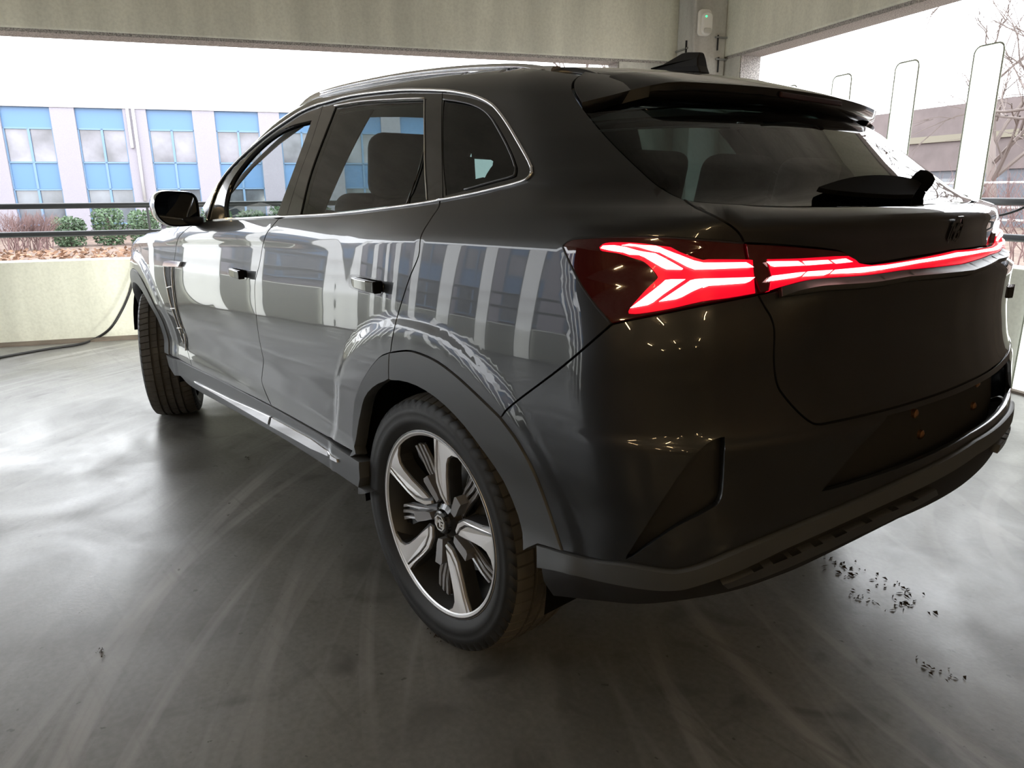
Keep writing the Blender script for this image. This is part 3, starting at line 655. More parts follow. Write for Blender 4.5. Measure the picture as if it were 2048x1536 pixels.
gu = J(px(z1((560, 250), (640, 195), (850, 185), (1150, 200), (1500, 258), (1700, 335), (1900, 415))+z2((60, 340), (480, 345), (560, 352)), k=3),
       px(z2((560, 352), (575, 540), (590, 735)), sm=False), px(z2((590, 735), (300, 785), (0, 825))+z1((1500, 1085), (1100, 1150), (950, 1150)), k=3),
       px(z1((950, 1150), (965, 1085), (1180, 820), (1320, 680), (1320, 630), (1270, 560), (1150, 440), (1000, 385), (800, 320), (600, 290), (560, 250)), k=3))
pair('light_guide', gu, M['glow'], .010)
U1 = px(z1((590, 265), (620, 240), (760, 235), (860, 255), (1100, 290), (1290, 318), (1380, 370), (1500, 450), (1645, 548), (1640, 562), (1440, 557), (1380, 530), (1290, 470), (1150, 375), (1080, 345), (960, 340), (880, 310), (700, 283)), sm=False)
U2 = px(z1((860, 232), (960, 212), (1100, 225), (1300, 255), (1480, 290), (1600, 340), (1780, 430), (1900, 465))+z2((0, 387), (460, 387), (520, 425), (545, 445), (0, 468))+z1((1800, 562), (1700, 520), (1500, 395), (1350, 308), (1250, 290), (1050, 258)), sm=False)
L1 = px(z1((975, 1085), (1100, 985), (1260, 850), (1420, 705), (1500, 695), (1680, 695), (1600, 750), (1400, 900), (1270, 1010), (1200, 1045)), sm=False)
L2 = px(z1((1345, 1000), (1500, 890), (1740, 710), (1800, 695))+z2((0, 572), (560, 557), (500, 610), (460, 626), (60, 655), (0, 680))+z1((1900, 805), (1780, 860), (1640, 940), (1560, 970)), sm=False)
for q in (U1, U2, L1, L2): pair('lamp_strip', q, M['hot'], .017)
gb = sym(J(np.array([(SC, 1.10)]), px(z2((2048, 388), (1900, 408), (1760, 375), (1720, 335), (1640, 290), (1500, 292), (1100, 317), (720, 338)), sm=False), px(z2((720, 338), (770, 540), (745, 712)), sm=False), barBot[3:]))
panel('light_guide', gb, M['glow'], bar, both=False, off=.011, depth=.003, gap=.001, grid=.012, mx=.01)
for q in (z2((705, 375), (1050, 355), (1085, 375), (1130, 405), (790, 432), (750, 420)), z2((1115, 355), (1390, 342), (1440, 382), (1150, 405)), z2((1435, 345), (1590, 325), (1670, 365), (1490, 385)),
          z2((765, 540), (1140, 512), (1100, 560), (1040, 575), (765, 600)), z2((700, 600), (748, 548), (748, 602)), z2((1165, 505), (1450, 488), (1420, 530), (1360, 555), (1120, 568))):
    pairbar('lamp_strip', px(q, sm=False), M['hot'], .0145)
B3 = sym(np.vstack([[(SC, 1.080)], px([(1829, 531), (1760, 545)]+z2((1800, 523), (1435, 537), (1475, 487), (1800, 455))+[(1760, 536), (1829, 521.5)], sm=False), [(SC, 1.094)]]))
panel('lamp_strip', B3, M['hot'], bar, both=False, off=.0145, depth=.003, gap=0, grid=.011, mx=.008)
strip('lamp_seal', J(lampTop, lampEnd[:1]), .0025, M['matte'], off=.002)
strip('lamp_seal', lampFrt, .0032, M['matte'], off=.002)
bl = barBot.copy(); bl[:, 1] -= .010
panel('lamp_trim', sym(J(np.array([(SC, 1.060)]), barBot[::-1][:-8], (bl-[0, .004])[8:])), M['darkalu'], both=False, off=.010, depth=.012, gap=.0005, grid=.01, mx=.01, label='smoked chrome strip below the lamp bar')
# ------------------------------------------------------------------ car details
# number plate recess with its four screws
rec = sym(np.array([(SC, .790), *px([(1770, 822), (1630, 985)], sm=False), (SC, .655)]))
rp = panel('plate_recess', rec, M['plate'], both=False, off=-.065, depth=0, gap=0, label='empty number plate recess with a brown reflection painted in')[0]
for y, z in ((-.20, .745), (.20, .745), (-.17, .69), (.17, .69)):
    P = surf(np.array([SC+math.atan2(abs(y), .93)*LS]), np.array([z]))[0]; P[1] = y; P[0] += .058
    MB().tube([P+[.01, 0, 0], P-[.014, 0, 0], P-[.018, 0, 0]], [.011, .011, .005], 10).build('plate_screw', mat('brass_screw', (.45, .24, .12), .3, .9) if 'brass_screw' not in bpy.data.materials else bpy.data.materials['brass_screw'], rp, smooth=True, angle=40)
# dark vertical slots at the bumper corners and skid trims
panel('bumper_slot', SLOT, M['matte'], off=-.022, depth=0, gap=-.01)
panel('skid_trim', px([(1440, 1160), (1520, 1128), (1604, 1094), (1708, 1048), (1800, 1006), (1862, 975), (1866, 985), (1800, 1020), (1708, 1064), (1604, 1112), (1520, 1146), (1450, 1168)], sm=False), M['darkalu'], off=.012, depth=.02, gap=0, both=True, grid=.012, mx=.01)
# rear fog/diffuser fins under the valance
for y in (-.33, 0., .33):
    MB().box(-.88, -.76, y-.012, y+.012, .465, .52).build('diffuser_fin', M['matte'], car, bevel=.006)
MB().box(-.45, 3.3, -.78, .78, .29, .34).build('underbody', M['liner'], car, bevel=.02); mk('underbody', [(-.44, -.6, .31), (-.44, .6, .31), (-.80, .55, .44), (-.80, -.55, .44)], [(0, 1, 2, 3)], M['liner'], car)
# emblem on the tailgate: octagonal ring with two letters
def octa(cx, cz, rx, rz): return [(cx+rx*math.cos(math.pi/8+k*math.pi/4), cz+rz*math.sin(math.pi/8+k*math.pi/4)) for k in range(8)]
M_STROKES = [[(-.62, -.5), (-.62, .5), (-.32, .0), (-.02, .5), (-.02, -.5)], [(.66, .42), (.22, .5), (.12, .3), (.12, -.3), (.22, -.5), (.62, -.5), (.66, -.3), (.66, .0), (.38, .0)]]
def emblem(T, R, m, parent, th=.004, name='emblem'):
    mb = MB(); o = octa(0, 0, R, R); i = octa(0, 0, R*.84, R*.84)
    v = [T(a, b, 0) for a, b in o]+[T(a, b, 0) for a, b in i]+[T(a, b, th) for a, b in o]+[T(a, b, th) for a, b in i]; f = []
    for k in range(8):
        k2 = (k+1) % 8; f += [(16+k, 16+k2, 24+k2, 24+k), (k, k2, 16+k2, 16+k), (8+k2, 8+k, 24+k, 24+k2)]
    mb.add(v, f)
    for st in M_STROKES:
        for a, b in zip(st[:-1], st[1:]):
            a = np.array(a)*R*.9; b = np.array(b)*R*.9; t = (b-a)/np.linalg.norm(b-a); n = np.array([-t[1], t[0]])*R*.075; a = a-t*R*.06; b = b+t*R*.06
            mb.add(*prism([tuple(a-n), tuple(b-n), tuple(b+n), tuple(a+n)], 0, th, T))
    return mb.build(name, m, parent)
Pe = surf(np.array([SC]), np.array([1.143]))[0]; Ne = grad(Pe[None])[0]; Te = np.cross([0, 1., 0], Ne)
if Te[2] < 0: Te = -Te
Te /= np.linalg.norm(Te)
emblem(lambda a, b, h: tuple(Pe+np.array([0, -a, 0])+Te*b+Ne*(h+.001)), .040, M['black'], car, .003)
mk('emblem_plate', [tuple(Pe+np.array([0, -a, 0])+Te*b+Ne*.0015) for a, b in octa(0, 0, .038, .038)], [tuple(range(8))], M['black'], car)
# small raised badge letters on the right lower tailgate (seen edge-on)
for k in range(3):
    y = -.50+.03*k; P = surf(np.array([SC-math.atan2(abs(y), .80)*LS]), np.array([.955-.0*k]))[0]; Nn = grad(P[None])[0]
    MB().box(-.004, .004, -.010, .010, -.016, .016, lambda a, b, c: tuple(P+Nn*(a+.004)+np.array([.25*b, b, 0])+np.array([0, 0, c]))).build('badge_bar', M['black'], car)
# spoiler: wedge over the rear window
ys_ = np.linspace(-.62, .62, 41)
def te(y): a = abs(y); return -.485+.22*y*y+(max(0, a-.50)/.12)**2*.10, 1.492-.03*y*y-(max(0, a-.50)/.12)**2*.03
mb = MB(); V = []; n = 0
for y in ys_:
    xt, zt = te(y); x0 = -.262; z0 = float(top_z(np.array([x0]), abs(y))[0])+.001
    if abs(y) > .60: z0 = zt+.01
    zm = z0+(zt-z0)*.45+.006
    ring = [(x0, z0), (x0*.6+xt*.4, zm), (xt+.012, zt), (xt, zt-.006), (xt+.002, zt-.030), (xt+.03, zt-.046), (xt+.10, zt-.050), (x0+.01, zt-.040)]
    V += [(a, y, b) for a, b in ring]; n = len(ring)
Fq = []
for i in range(len(ys_)-1):
    for k in range(n): Fq.append((i*n+k, (i+1)*n+k, (i+1)*n+(k+1) % n, i*n+(k+1) % n))
Fq += [tuple(range(n)), tuple((len(ys_)-1)*n+k for k in range(n))[::-1]]
sp = mk('spoiler', V, Fq, M['paint'], car, smooth=True); sp.data.set_sharp_from_angle(angle=math.radians(35)); tag(sp, 'dark grey roof spoiler above the rear window')
und = MB(); V = []
for y in ys_[2:-2]:
    xt, zt = te(y); V += [(xt-.002, y, zt-.007), (xt+.001, y, zt-.031), (xt+.03, y, zt-.0475), (xt+.10, y, zt-.0515)]
mk('spoiler_underside', V, [(i*4+k, i*4+k+1, i*4+5+k, i*4+4+k) for i in range(len(ys_)-5) for k in range(3)], M['black'], sp, smooth=True)
xt, zt = te(0)
MB().box(xt-.003, xt+.006, -.16, .16, zt-.028, zt-.014).build('high_brake_lamp', mat('unlit_brake_lens', (.03, .004, .005), .5), sp, bevel=.003)
# side wings of the spoiler beside the glass
wing = px([(1162.7, 151), (1152, 160), (1147, 170), (1149, 184), (1163, 209)]); wing2 = px([(1163, 209), (1187, 203), (1249, 187), (1284, 175)])
panel('spoiler_wing', J(wing, wing2, np.array([(wing2[-1][0]+.02, 1.49), (wing[0][0], 1.508)])), M['paint'], sp, off=.003, depth=.03, gap=.002)
# wiper
wl = px([(1838, 372), (1790, 362), (1740, 360), (1690, 366), (1640, 382), (1636, 388), (1700, 396), (1780, 401), (1822, 400)])
panel('rear_wiper', wl, M['liner'], both=False, off=.014, depth=.010, gap=0, grid=.015, mx=.01, label='black rear wiper arm')
Pw = trace(CAM, np.array([ray(1836, 372)]))[0][0]; Nw = grad(Pw[None])[0]
MB().tube([Pw, Pw+Nw*.02, Pw+Nw*.034, Pw+Nw*.040], [.026, .026, .022, .010], 16).build('wiper_pivot', M['liner'], car, smooth=True, angle=50)
# door handles, popped out of their recesses
def handle(x, z):
    c = s_of([(x, z)])[0]
    w, h = .105, .022
    pl = np.array([(c[0]+w*math.cos(t)*abs(math.cos(t))**-.55 if abs(math.cos(t)) > 1e-3 else c[0], c[1]+h*math.sin(t)*(abs(math.sin(t))**-.5 if abs(math.sin(t)) > 1e-3 else 1)) for t in np.linspace(0, 2*math.pi, 33)[:-1]])
    rr = panel('handle_recess', pl, M['black'], off=.0012, depth=.002, gap=0, grid=.02)
    y = float(side_w(np.array([x]), np.array([z]))[0])
    for s, r in zip((1, -1), rr):
        mb = MB(); q = [(.075, .0, .004), (.06, .010, .012), (.02, .024, .014), (-.06, .034, .015), (-.098, .034, .015), (-.104, .030, .013)]
        v = []
        for dx, dy, hh in q:
            yo = s*(y+dy); yi = s*(y+max(dy-.016, -.01)); v += [(x+dx, yo, z+.003-hh), (x+dx, yo, z+.003+hh), (x+dx, yi, z+.003+hh), (x+dx, yi, z+.003-hh)]
        f = [(i*4+k, i*4+(k+1) % 4, i*4+4+(k+1) % 4, i*4+4+k) for i in range(len(q)-1) for k in range(4)]+[(0, 1, 2, 3), tuple(4*(len(q)-1)+k for k in (3, 2, 1, 0))]
        if s < 0: f = [t[::-1] for t in f]
        mb.add(v, f); mb.build('door_handle', M['black'], r, bevel=.003)
handle(.255, .998); handle(1.29, .945)
# fender vent: chrome T bar with a ladder of dark slots
vb = lambda *p: px([(250+a/5.12, 500+b/5.12) for a, b in p], sm=False)
panel('vent_bar', vb((415, 160), (430, 118), (480, 112), (598, 122), (575, 172), (490, 170), (440, 165)), M['chrome'], off=.014, depth=.014, gap=0)
panel('vent_slot', vb((418, 180), (465, 170), (470, 360), (510, 590), (570, 790), (625, 960), (600, 950), (540, 770), (480, 580), (430, 370)), M['matte'], off=.002, depth=.003, gap=0)
strip('vent_frame', px([(250+a/5.12, 500+b/5.12) for a, b in ((410, 170), (415, 260), (438, 385), (478, 560), (545, 760), (612, 960))]), .0035, M['alu'], off=.004)
strip('vent_frame', px([(250+a/5.12, 500+b/5.12) for a, b in ((490, 170), (492, 300), (515, 520), (560, 720), (622, 890), (634, 1030))]), .004, M['alu'], off=.005)
for a, b, c, d in ((436, 385, 490, 372), (478, 600, 525, 595), (545, 800, 580, 795)): strip('vent_rib', vb((a, b), (c, d)), .004, M['alu'], off=.004)
# side mirrors
def mirror(s):
    ring = [(0, 1), (.3, 1), (.62, .93), (.86, .70), (1, .30), (1, -.15), (.88, -.55), (.62, -.86), (.3, -1), (0, -1), (-.35, -.97), (-.72, -.9), (-.93, -.75), (-1, -.4), (-1, .3), (-.95, .7), (-.75, .95), (-.4, 1)]
    ring = [(a*.090+.0*b, b*.072) for a, b in catmull(ring+ring[:1], 2)[:-1]]; ring = [(a, b+.15*a*0) for a, b in ring]
    cx, cy, cz = 1.80, .988, 1.18; V = []; n = len(ring)
    for dx, sc in ((-.045, .95), (-.05, 1.0), (-.02, 1.04), (.03, .99), (.075, .84), (.105, .58), (.118, .25)):
        V += [(cx+dx-.10*(a*sc)*1.0, s*(cy+a*sc), cz+b*sc+.06*a) for a, b in ring]
    f = [(i*n+k, i*n+(k+1) % n, (i+1)*n+(k+1) % n, (i+1)*n+k) for i in range(6) for k in range(n)]+[tuple(6*n+k for k in range(n))]
    if s > 0: f = [q[::-1] for q in f]
    h = mk('wing_mirror', V, f, M['black'], car, smooth=True); h.data.set_sharp_from_angle(angle=math.radians(50))
    g = [(cx-.040-.10*a*.9, s*(cy+a*.91), cz+b*.91+.06*a) for a, b in ring]; q = tuple(range(n))
    mk('mirror_glass', g, [q if s > 0 else q[::-1]], M['mirrorglass'], h)
    MB().tube([(1.76, s*.885, 1.125), (1.78, s*.93, 1.128), (1.80, s*.96, 1.14)], [.022, .02, .022], 10, flat=1.8).build('mirror_arm', M['matte'], h, smooth=True)
    return h
mirror(1); mirror(-1)
# roof rails
rt = [(590, 206), (621.6, 190), (682, 170), (774.6, 150), (853.6, 138), (932.7, 130), (1011.8, 126.4), (1059, 127.7), (1091, 134.5), (1110, 146)]
for s in (1, -1):
    C3 = []
    for k, (u, v_) in enumerate(catmull(rt, 4)):
        P = hit(u, v_, (0, 1, 0), .615); z0 = float(top_z(np.array([P[0]]), .60)[0]); C3.append((P[0], P[2], z0))
    C3 = [(x, max(z0+(zt_-z0)*min(1, k/5+.05), z0+.002), z0) for k, (x, zt_, z0) in enumerate(C3)]
    V = []; n = 8
    for x, zt_, z0 in C3:
        zb = min(zt_-.012, max(zt_-.030, z0-.030))
        yb = .604
        ring = [(yb-.012, zb), (yb+.020, zb), (yb+.026, zb+.008), (yb+.024, zt_-.009), (yb+.016, zt_-.001), (yb-.004, zt_), (yb-.014, zt_-.006), (yb-.016, zb+.010)]
        V += [(x, s*a, b) for a, b in ring]
    L_ = len(C3); f = [(i*n+k, i*n+(k+1) % n, (i+1)*n+(k+1) % n, (i+1)*n+k) for i in range(L_-1) for k in range(n)]+[tuple(range(n))[::-1], tuple((L_-1)*n+k for k in range(n))]
    if s < 0: f = [q[::-1] for q in f]
    o = mk('roof_rail', V, f, mat('satin_silver', (.75, .75, .76), .22, 1.) if 'satin_silver' not in bpy.data.materials else bpy.data.materials['satin_silver'], car, smooth=True); o.data.set_sharp_from_angle(angle=math.radians(40))
    for dz, cut in ((.010, 1), (.019, 4)):  # added bright lines standing in for highlights along the rail edges
        MB().tube([(x, s*.6305, zt_-dz) for x, zt_, z0 in C3[6:len(C3)-cut-2]], .0028, 6).build('rail_highlight', M['chrome'], o, smooth=True)
# shark fin aerial
fp = [(1305, 141), (1312.5, 138), (1333.6, 130), (1354.7, 115), (1365, 107), (1376, 104.5), (1404.7, 105), (1404, 118), (1405.5, 132), (1411, 147)]
Q = [hit(u, v_, (0, 1, 0), 0.) for u, v_ in fp]; zb = 1.555; V = []; n = len(Q)
zb0, zb1 = Q[0][2], Q[-1][2]
for wscale, side in ((1, 1), (1, -1)):
    for P in Q:
        t = (P[2]-zb0)/(Q[5][2]-zb0); base = .020*(1-max(0, min(1, t)))**.8+.004
        V.append((P[0], side*base*(.4 if P is Q[0] else 1), P[2]))
f = [tuple(range(n))[::-1], tuple(range(n, 2*n))]+[(i, (i+1) % n, n+(i+1) % n, n+i) for i in range(n)]
fin = mk('aerial_fin', V, f, M['matte'], car); fin.modifiers.new('b', 'BEVEL').width = .003
# ------------------------------------------------------------------ wheels
WR, TW = .362, .118
def tyre_mesh():
    """radius as a function of the angle and the place across the tread: four grooves, sipes on the ribs"""
    prof = [(-.104, .268, 0), (-.116, .285, 0), (-.1205, .300, 0), (-.1195, .302, 0), (-.121, .315, 0), (-.121, .324, 0), (-.119, .326, 0), (-.117, .338, 0), (-.108, .351, 1), (-.086, .3575, 1)]
    g = [-.058, -.020, .020, .058]; tr = [(-.086, .3575, 1)]
    for c in g: tr += [(c-.0055, .3615, 1), (c-.0045, .353, 2), (c+.0045, .353, 2), (c+.0055, .3615, 1)]
    tr += [(.086, .3575, 1)]
    full = prof[:-1]+tr+[(-a, r, t) for a, r, t in prof[:-1][::-1]]
    NS = 64; angs = []
    for k in range(NS):
        b = 2*math.pi*k/NS; w_ = 2*math.pi/NS; angs += [(b, 0), (b+w_*.06, 1), (b+w_*.10, 1), (b+w_*.16, 0)]
    V = []; m = len(full)
    for a, sl in angs:
        for (y, r, t) in full:
            rr = r-(.006 if (sl and t == 1 and abs(y) > .062) else (.003 if sl and t == 1 else 0)); aa = a+(y*.35 if t else 0)
            V.append((rr*math.cos(aa), y, rr*math.sin(aa)))
    n = len(angs); side = []; tread = []
    for k in range(n):
        for i in range(m-1):
            q = (k*m+i, k*m+i+1, ((k+1) % n)*m+i+1, ((k+1) % n)*m+i)
            (tread if full[i][2] and full[i+1][2] else side).append(q)
    return V, side, tread
TV, TS, TT = tyre_mesh()
tyre_me = bpy.data.meshes.new('tyre'); tyre_me.from_pydata(TV, [], TS+TT); tyre_me.materials.append(M['tyre']); tyre_me.materials.append(M['tread'])
tyre_me.polygons.foreach_set('material_index', [0]*len(TS)+[1]*len(TT)); tyre_me.polygons.foreach_set('use_smooth', [True]*len(TS)+[False]*len(TT)); tyre_me.update()
# wheel local frame: +y out of the car, x forward, z up ; blades given in units seen from outside (i = towards the car's front)
ring = lambda r, h: (r, h)
barrel = MB().lathe([(.266, .098), (.2665, .104), (.262, .1065), (.255, .104), (.252, .094), (.240, .06), (.232, -.02), (.240, -.095)], 96, lambda a, h, b: (a, h, b))
def wheel_pt(u, v_):                             # photo pixel -> plane of the rear wheel face, in units of metres around the hub
    P = hit(u, v_, (0, 1, 0), .91); return P[0], P[2]-.36
def B1(*p): return [wheel_pt(660+a/2.954, 780+b/2.954) for a, b in p]
blade_w = B1((643, 268), (700, 302), (770, 362), (838, 447), (800, 425), (760, 400), (722, 386), (697, 402), (685, 440), (676, 520), (672, 600), (666, 668), (648, 622), (632, 545), (630, 470), (636, 370))
blade_n = B1((618, 266), (634, 268), (628, 370), (622, 470), (624, 548), (640, 625), (665, 690), (655, 690), (628, 630), (612, 550), (612, 470), (618, 370))
ridge_l = [B1((390, 690), (430, 690), (470, 705), (590, 728), (590, 745), (470, 725), (425, 707), (388, 705)), B1((388, 722), (430, 724), (470, 742), (590, 752), (590, 770), (470, 757), (425, 742), (388, 738)), B1((392, 760), (430, 757), (470, 770), (590, 776), (590, 790), (470, 783), (430, 775), (395, 780))]
bar_l = B1((385, 690), (430, 683), (480, 698), (600, 720), (600, 800), (480, 792), (430, 815), (400, 800), (388, 760))
petal = B1((676, 735), (694, 690), (716, 640), (728, 640), (756, 686), (738, 712), (716, 752), (700, 765))
def rot2(p, a): c, s = math.cos(a), math.sin(a); return [(x*c-y*s, x*s+y*c) for x, y in p]
def ccw(p):
    A = sum(p[i][0]*p[(i+1) % len(p)][1]-p[(i+1) % len(p)][0]*p[i][1] for i in range(len(p))); return p if A > 0 else p[::-1]
def dish(x, z): r = math.hypot(x, z); return .098-.030*(1-min(1, r/.25))**1.5
def poly_solid(p, dh0, dh1):
    p = ccw(p)[::-1]; n = len(p)                 # seen from +y the outline turns the other way
    v = [(x, dish(x, z)+dh0, z) for x, z in p]+[(x, dish(x, z)+dh1, z) for x, z in p]
    return v, [tuple(range(n))[::-1], tuple(range(n, 2*n))]+[(i, (i+1) % n, n+(i+1) % n, n+i) for i in range(n)]
def mesh_of(mb, name, m):
    me = bpy.data.meshes.new(name); me.from_pydata([tuple(map(float, p)) for p in mb.v], [], mb.f); me.materials.append(m); me.update()
    bm = bmesh.new(); bm.from_mesh(me); bmesh.ops.recalc_face_normals(bm, faces=bm.faces); bm.to_mesh(me); bm.free(); return me
bw_me = [mesh_of(MB().add(*poly_solid(rot2(blade_w, k*2*math.pi/5), -.004, .003)), 'spoke_face', M['alu']) for k in range(5)]
bn_me = [mesh_of(MB().add(*poly_solid(rot2(blade_n, k*2*math.pi/5), -.004, .003)), 'spoke_face', M['alu']) for k in range(5)]
def grow(p, k): c = np.mean(p, 0); return [tuple(c+(np.array(q)-c)*k) for q in p]
spoke_poly = B1((612, 262), (640, 262), (705, 300), (775, 360), (845, 450), (800, 432), (760, 408), (724, 394), (703, 408), (692, 445), (684, 520), (680, 600), (676, 690), (655, 700), (622, 632), (606, 550), (606, 470), (612, 370))
sp_me = [mesh_of(MB().add(*poly_solid(rot2(spoke_poly, k*2*math.pi/5), -.045, -.0035)), 'spoke', M['darkalu']) for k in range(5)]
rb = []
for k in range(5):
    mb = MB().add(*poly_solid(rot2(bar_l, k*2*math.pi/5), -.06, -.034)); rb.append(mesh_of(mb, 'inner_spoke', M['black']))
rr_me = []; M['ridge'] = mat('silver_grey_wheel_paint', (.33, .33, .34), .35, .5)
for k in range(5):
    mb = MB()
    for q in ridge_l: mb.add(*poly_solid(rot2(q, k*2*math.pi/5), -.036, -.026))
    rr_me.append(mesh_of(mb, 'spoke_ridge', M['ridge']))
pt_me = [mesh_of(MB().add(*poly_solid(rot2(petal, k*2*math.pi/5), -.03, .001)), 'hub_petal', M['ridge']) for k in range(5)]
barrel_me = mesh_of(barrel, 'wheel', M['darkalu']); barrel_me.polygons.foreach_set('use_smooth', [True]*len(barrel_me.polygons))
lip_me = mesh_of(MB().lathe([(.2505, .1005), (.259, .1065), (.2665, .1045), (.266, .100)], 96, lambda a, h, b: (a, h, b)), 'rim_lip', M['alu']); lip_me.polygons.foreach_set('use_smooth', [True]*len(lip_me.polygons))
cap_me = mesh_of(MB().lathe([(.001, .088), (.028, .088), (.033, .085), (.036, .076), (.05, .068), (.07, .05)], 40, lambda a, h, b: (a, h, b)), 'hub_cap', M['black'])
disc_me = mesh_of(MB().lathe([(.03, .01), (.16, .01), (.163, .007), (.163, -.012), (.03, -.012)], 64, lambda a, h, b: (a, h, b), True), 'brake_disc', M['galv'])
emb = emblem(lambda a, b, h: (-a, .0885+h, b), .024, M['alu'], None, .002, 'hub_emblem'); emb_me = emb.data; bpy.data.objects.remove(emb)
hub_me = mesh_of(MB().lathe([(.02, -.06), (.075, -.05), (.08, .02), (.065, .055), (.03, .06)], 30, lambda a, h, b: (a, h, b)), 'hub', M['darkalu'])
def wheel(x, y, side, steer=0., roll=0.):
    w_ = bpy.data.objects.new('wheel', barrel_me); COL.objects.link(w_); w_.parent = car
    w_.location = (x, y, .36); w_.rotation_euler = (0, roll, steer+(0 if side > 0 else math.pi))
    for name, mes in (('tyre', [tyre_me]), ('rim_lip', [lip_me]), ('spoke', sp_me), ('spoke_face', bw_me), ('spoke_face', bn_me), ('inner_spoke', rb), ('spoke_ridge', rr_me), ('hub_petal', pt_me), ('hub_cap', [cap_me]), ('hub_emblem', [emb_me]), ('hub', [hub_me]), ('brake_disc', [disc_me])):
        for me in mes:
            o = bpy.data.objects.new(name, me); COL.objects.link(o); o.parent = w_
wheel(0, .812, 1); wheel(0, -.812, -1); wheel(2.835, .805, 1, steer=-.38); wheel(2.835, -.805, -1, steer=-.38)
# wheel wells
for wx in (0, 2.835):
    for s in (1, -1):
        v = []; n = 25
        for k in range(n):
            lo_ = -.06 if wx == 0 else .06; a = math.pi*(1.06-lo_)*k/(n-1)+lo_*math.pi
            v += [(wx+.43*math.cos(a), s*.90, .36+.43*math.sin(a)), (wx+.43*math.cos(a), s*.52, .36+.43*math.sin(a))]
        f = [(2*k, 2*k+1, 2*k+3, 2*k+2) for k in range(n-1)]; nb = len(v)
        v.append((wx, s*.52, .36)); f += [(2*k+1, nb, 2*k+3) for k in range(n-1)]
        mk('wheel_well', v, f, M['liner'], car)
# mud flap behind the sill
MB().box(.30, .33, .70, .925, .27, .40).build('mud_flap', M['matte'], car, bevel=.01); MB().box(.30, .33, -.925, -.70, .27, .40).build('mud_flap', M['matte'], car, bevel=.01)
# ------------------------------------------------------------------ cabin
ins = J(np.array([(2.05, .34), (2.05, 1.06), (1.0, 1.09), (0.0, 1.14), (-.4, 1.15)]), np.array([(SC+.65, 1.12), (SC, 1.10)]))
shell = sym(J(np.array([(SC, .50), (SC+.5, .50), (-.5, .50), (-.43, .85), (.43, .85), (.45, .36), (2.0, .36)]), np.array([(2.0, 1.05), (1.0, 1.10), (0.0, 1.16), (-.4, 1.16)]), np.array([(SC+.65, 1.13), (SC, 1.12)])))
panel('inner_shell', shell, M['cabin'], both=False, off=-.05, depth=0, gap=0, grid=.06)
xs = np.linspace(-.25, 1.30, 14)
panel('headliner', J(np.stack([xs, np.full(14, .59)], -1), np.stack([xs[::-1], np.full(14, -.59)], -1)), M['cabin_pale'], both=False, fn=surf_top, off=-.05, depth=0, gap=0, grid=.08)
def pillar_trim(poly, m): panel('pillar_trim', np.array(poly), m, off=-.05, depth=.004, gap=0)
pillar_trim([(1.20, 1.555), (1.34, 1.50), (1.55, 1.40), (1.72, 1.27), (1.82, 1.13), (1.76, 1.13), (1.66, 1.25), (1.50, 1.365), (1.32, 1.455), (1.16, 1.515)], M['cabin_pale'])
pillar_trim([(1.0, 1.545), (.66, 1.535), (.72, 1.18), (.95, 1.15)], M['cabin'])
pillar_trim([(.26, 1.50), (.18, 1.50), (-.04, 1.21), (.08, 1.20)], M['cabin'])
pillar_trim([(1.16, 1.555), (-.22, 1.52), (-.22, 1.49), (.2, 1.515), (.8, 1.535), (1.16, 1.53)], M['cabin_pale'])
pillar_trim([(-.20, 1.50), (-.40, 1.38), (-.52, 1.27), (-.52, 1.16), (-.30, 1.16), (-.24, 1.28), (-.14, 1.40), (-.02, 1.47)], M['cabin'])
qt = px([(916, 286), (966, 288), (976, 297), (972, 318), (950, 354), (920, 362)])
panel('quarter_trim', hQ, M['cabin'], holes=[px([(914, 284), (968, 286), (980, 297), (976, 320), (952, 358), (918, 366)], sm=False)], off=-.03, depth=.01, gap=-.02)
def rbx(name, x0, x1, y0, y1, z0, z1, m, parent, lean=0., bev=.05):
    T = lambda x, y, z: (x-lean*(z-z0), y, z)
    o = MB().box(x0, x1, y0, y1, z0, z1, T).build(name, m, parent, smooth=True); b = o.modifiers.new('bevel', 'BEVEL'); b.width = bev; b.segments = 4; return o
for y in (.38, -.38):
    s_ = rbx('front_seat', 1.06, 1.58, y-.26, y+.26, .50, .66, M['cabin'], car); rbx('seat_back', 1.08, 1.22, y-.25, y+.25, .60, 1.24, M['cabin'], s_, .25); rbx('headrest', .89, 1.0, y-.15, y+.15, 1.22, 1.455, M['cabin'], s_, .12, .06)
s_ = rbx('rear_bench', .02, .52, -.62, .62, .52, .68, M['cabin'], car); rbx('seat_back', -.06, .08, -.64, .64, .62, 1.18, M['cabin'], s_, .32)
for y in (.42, 0, -.42): rbx('headrest', -.30, -.20, y-.14, y+.14, 1.17, 1.34, M['cabin'], s_, .2, .04)
rbx('dashboard', 1.72, 2.15, -.74, .74, .80, 1.07, M['cabin'], car, .2, .06)
th_ = np.linspace(0, 2*math.pi, 37); sw = [(1.58+.07*math.sin(t), .38+.185*math.cos(t), .98+.172*math.sin(t)) for t in th_]
sw_ = MB().tube(sw, .016, 8, False).build('steering_wheel', M['cabin'], car, smooth=True); MB().tube([(1.58, .38, .98), (1.75, .38, .93)], .035, 10).build('column', M['cabin'], sw_); MB().box(1.56, 1.59, .22, .54, .95, .99).build('wheel_spoke', M['cabin'], sw_, bevel=.01)
rbx('parcel_shelf', -.62, -.30, -.62, .62, 1.06, 1.08, M['cabin'], car, 0, .008)

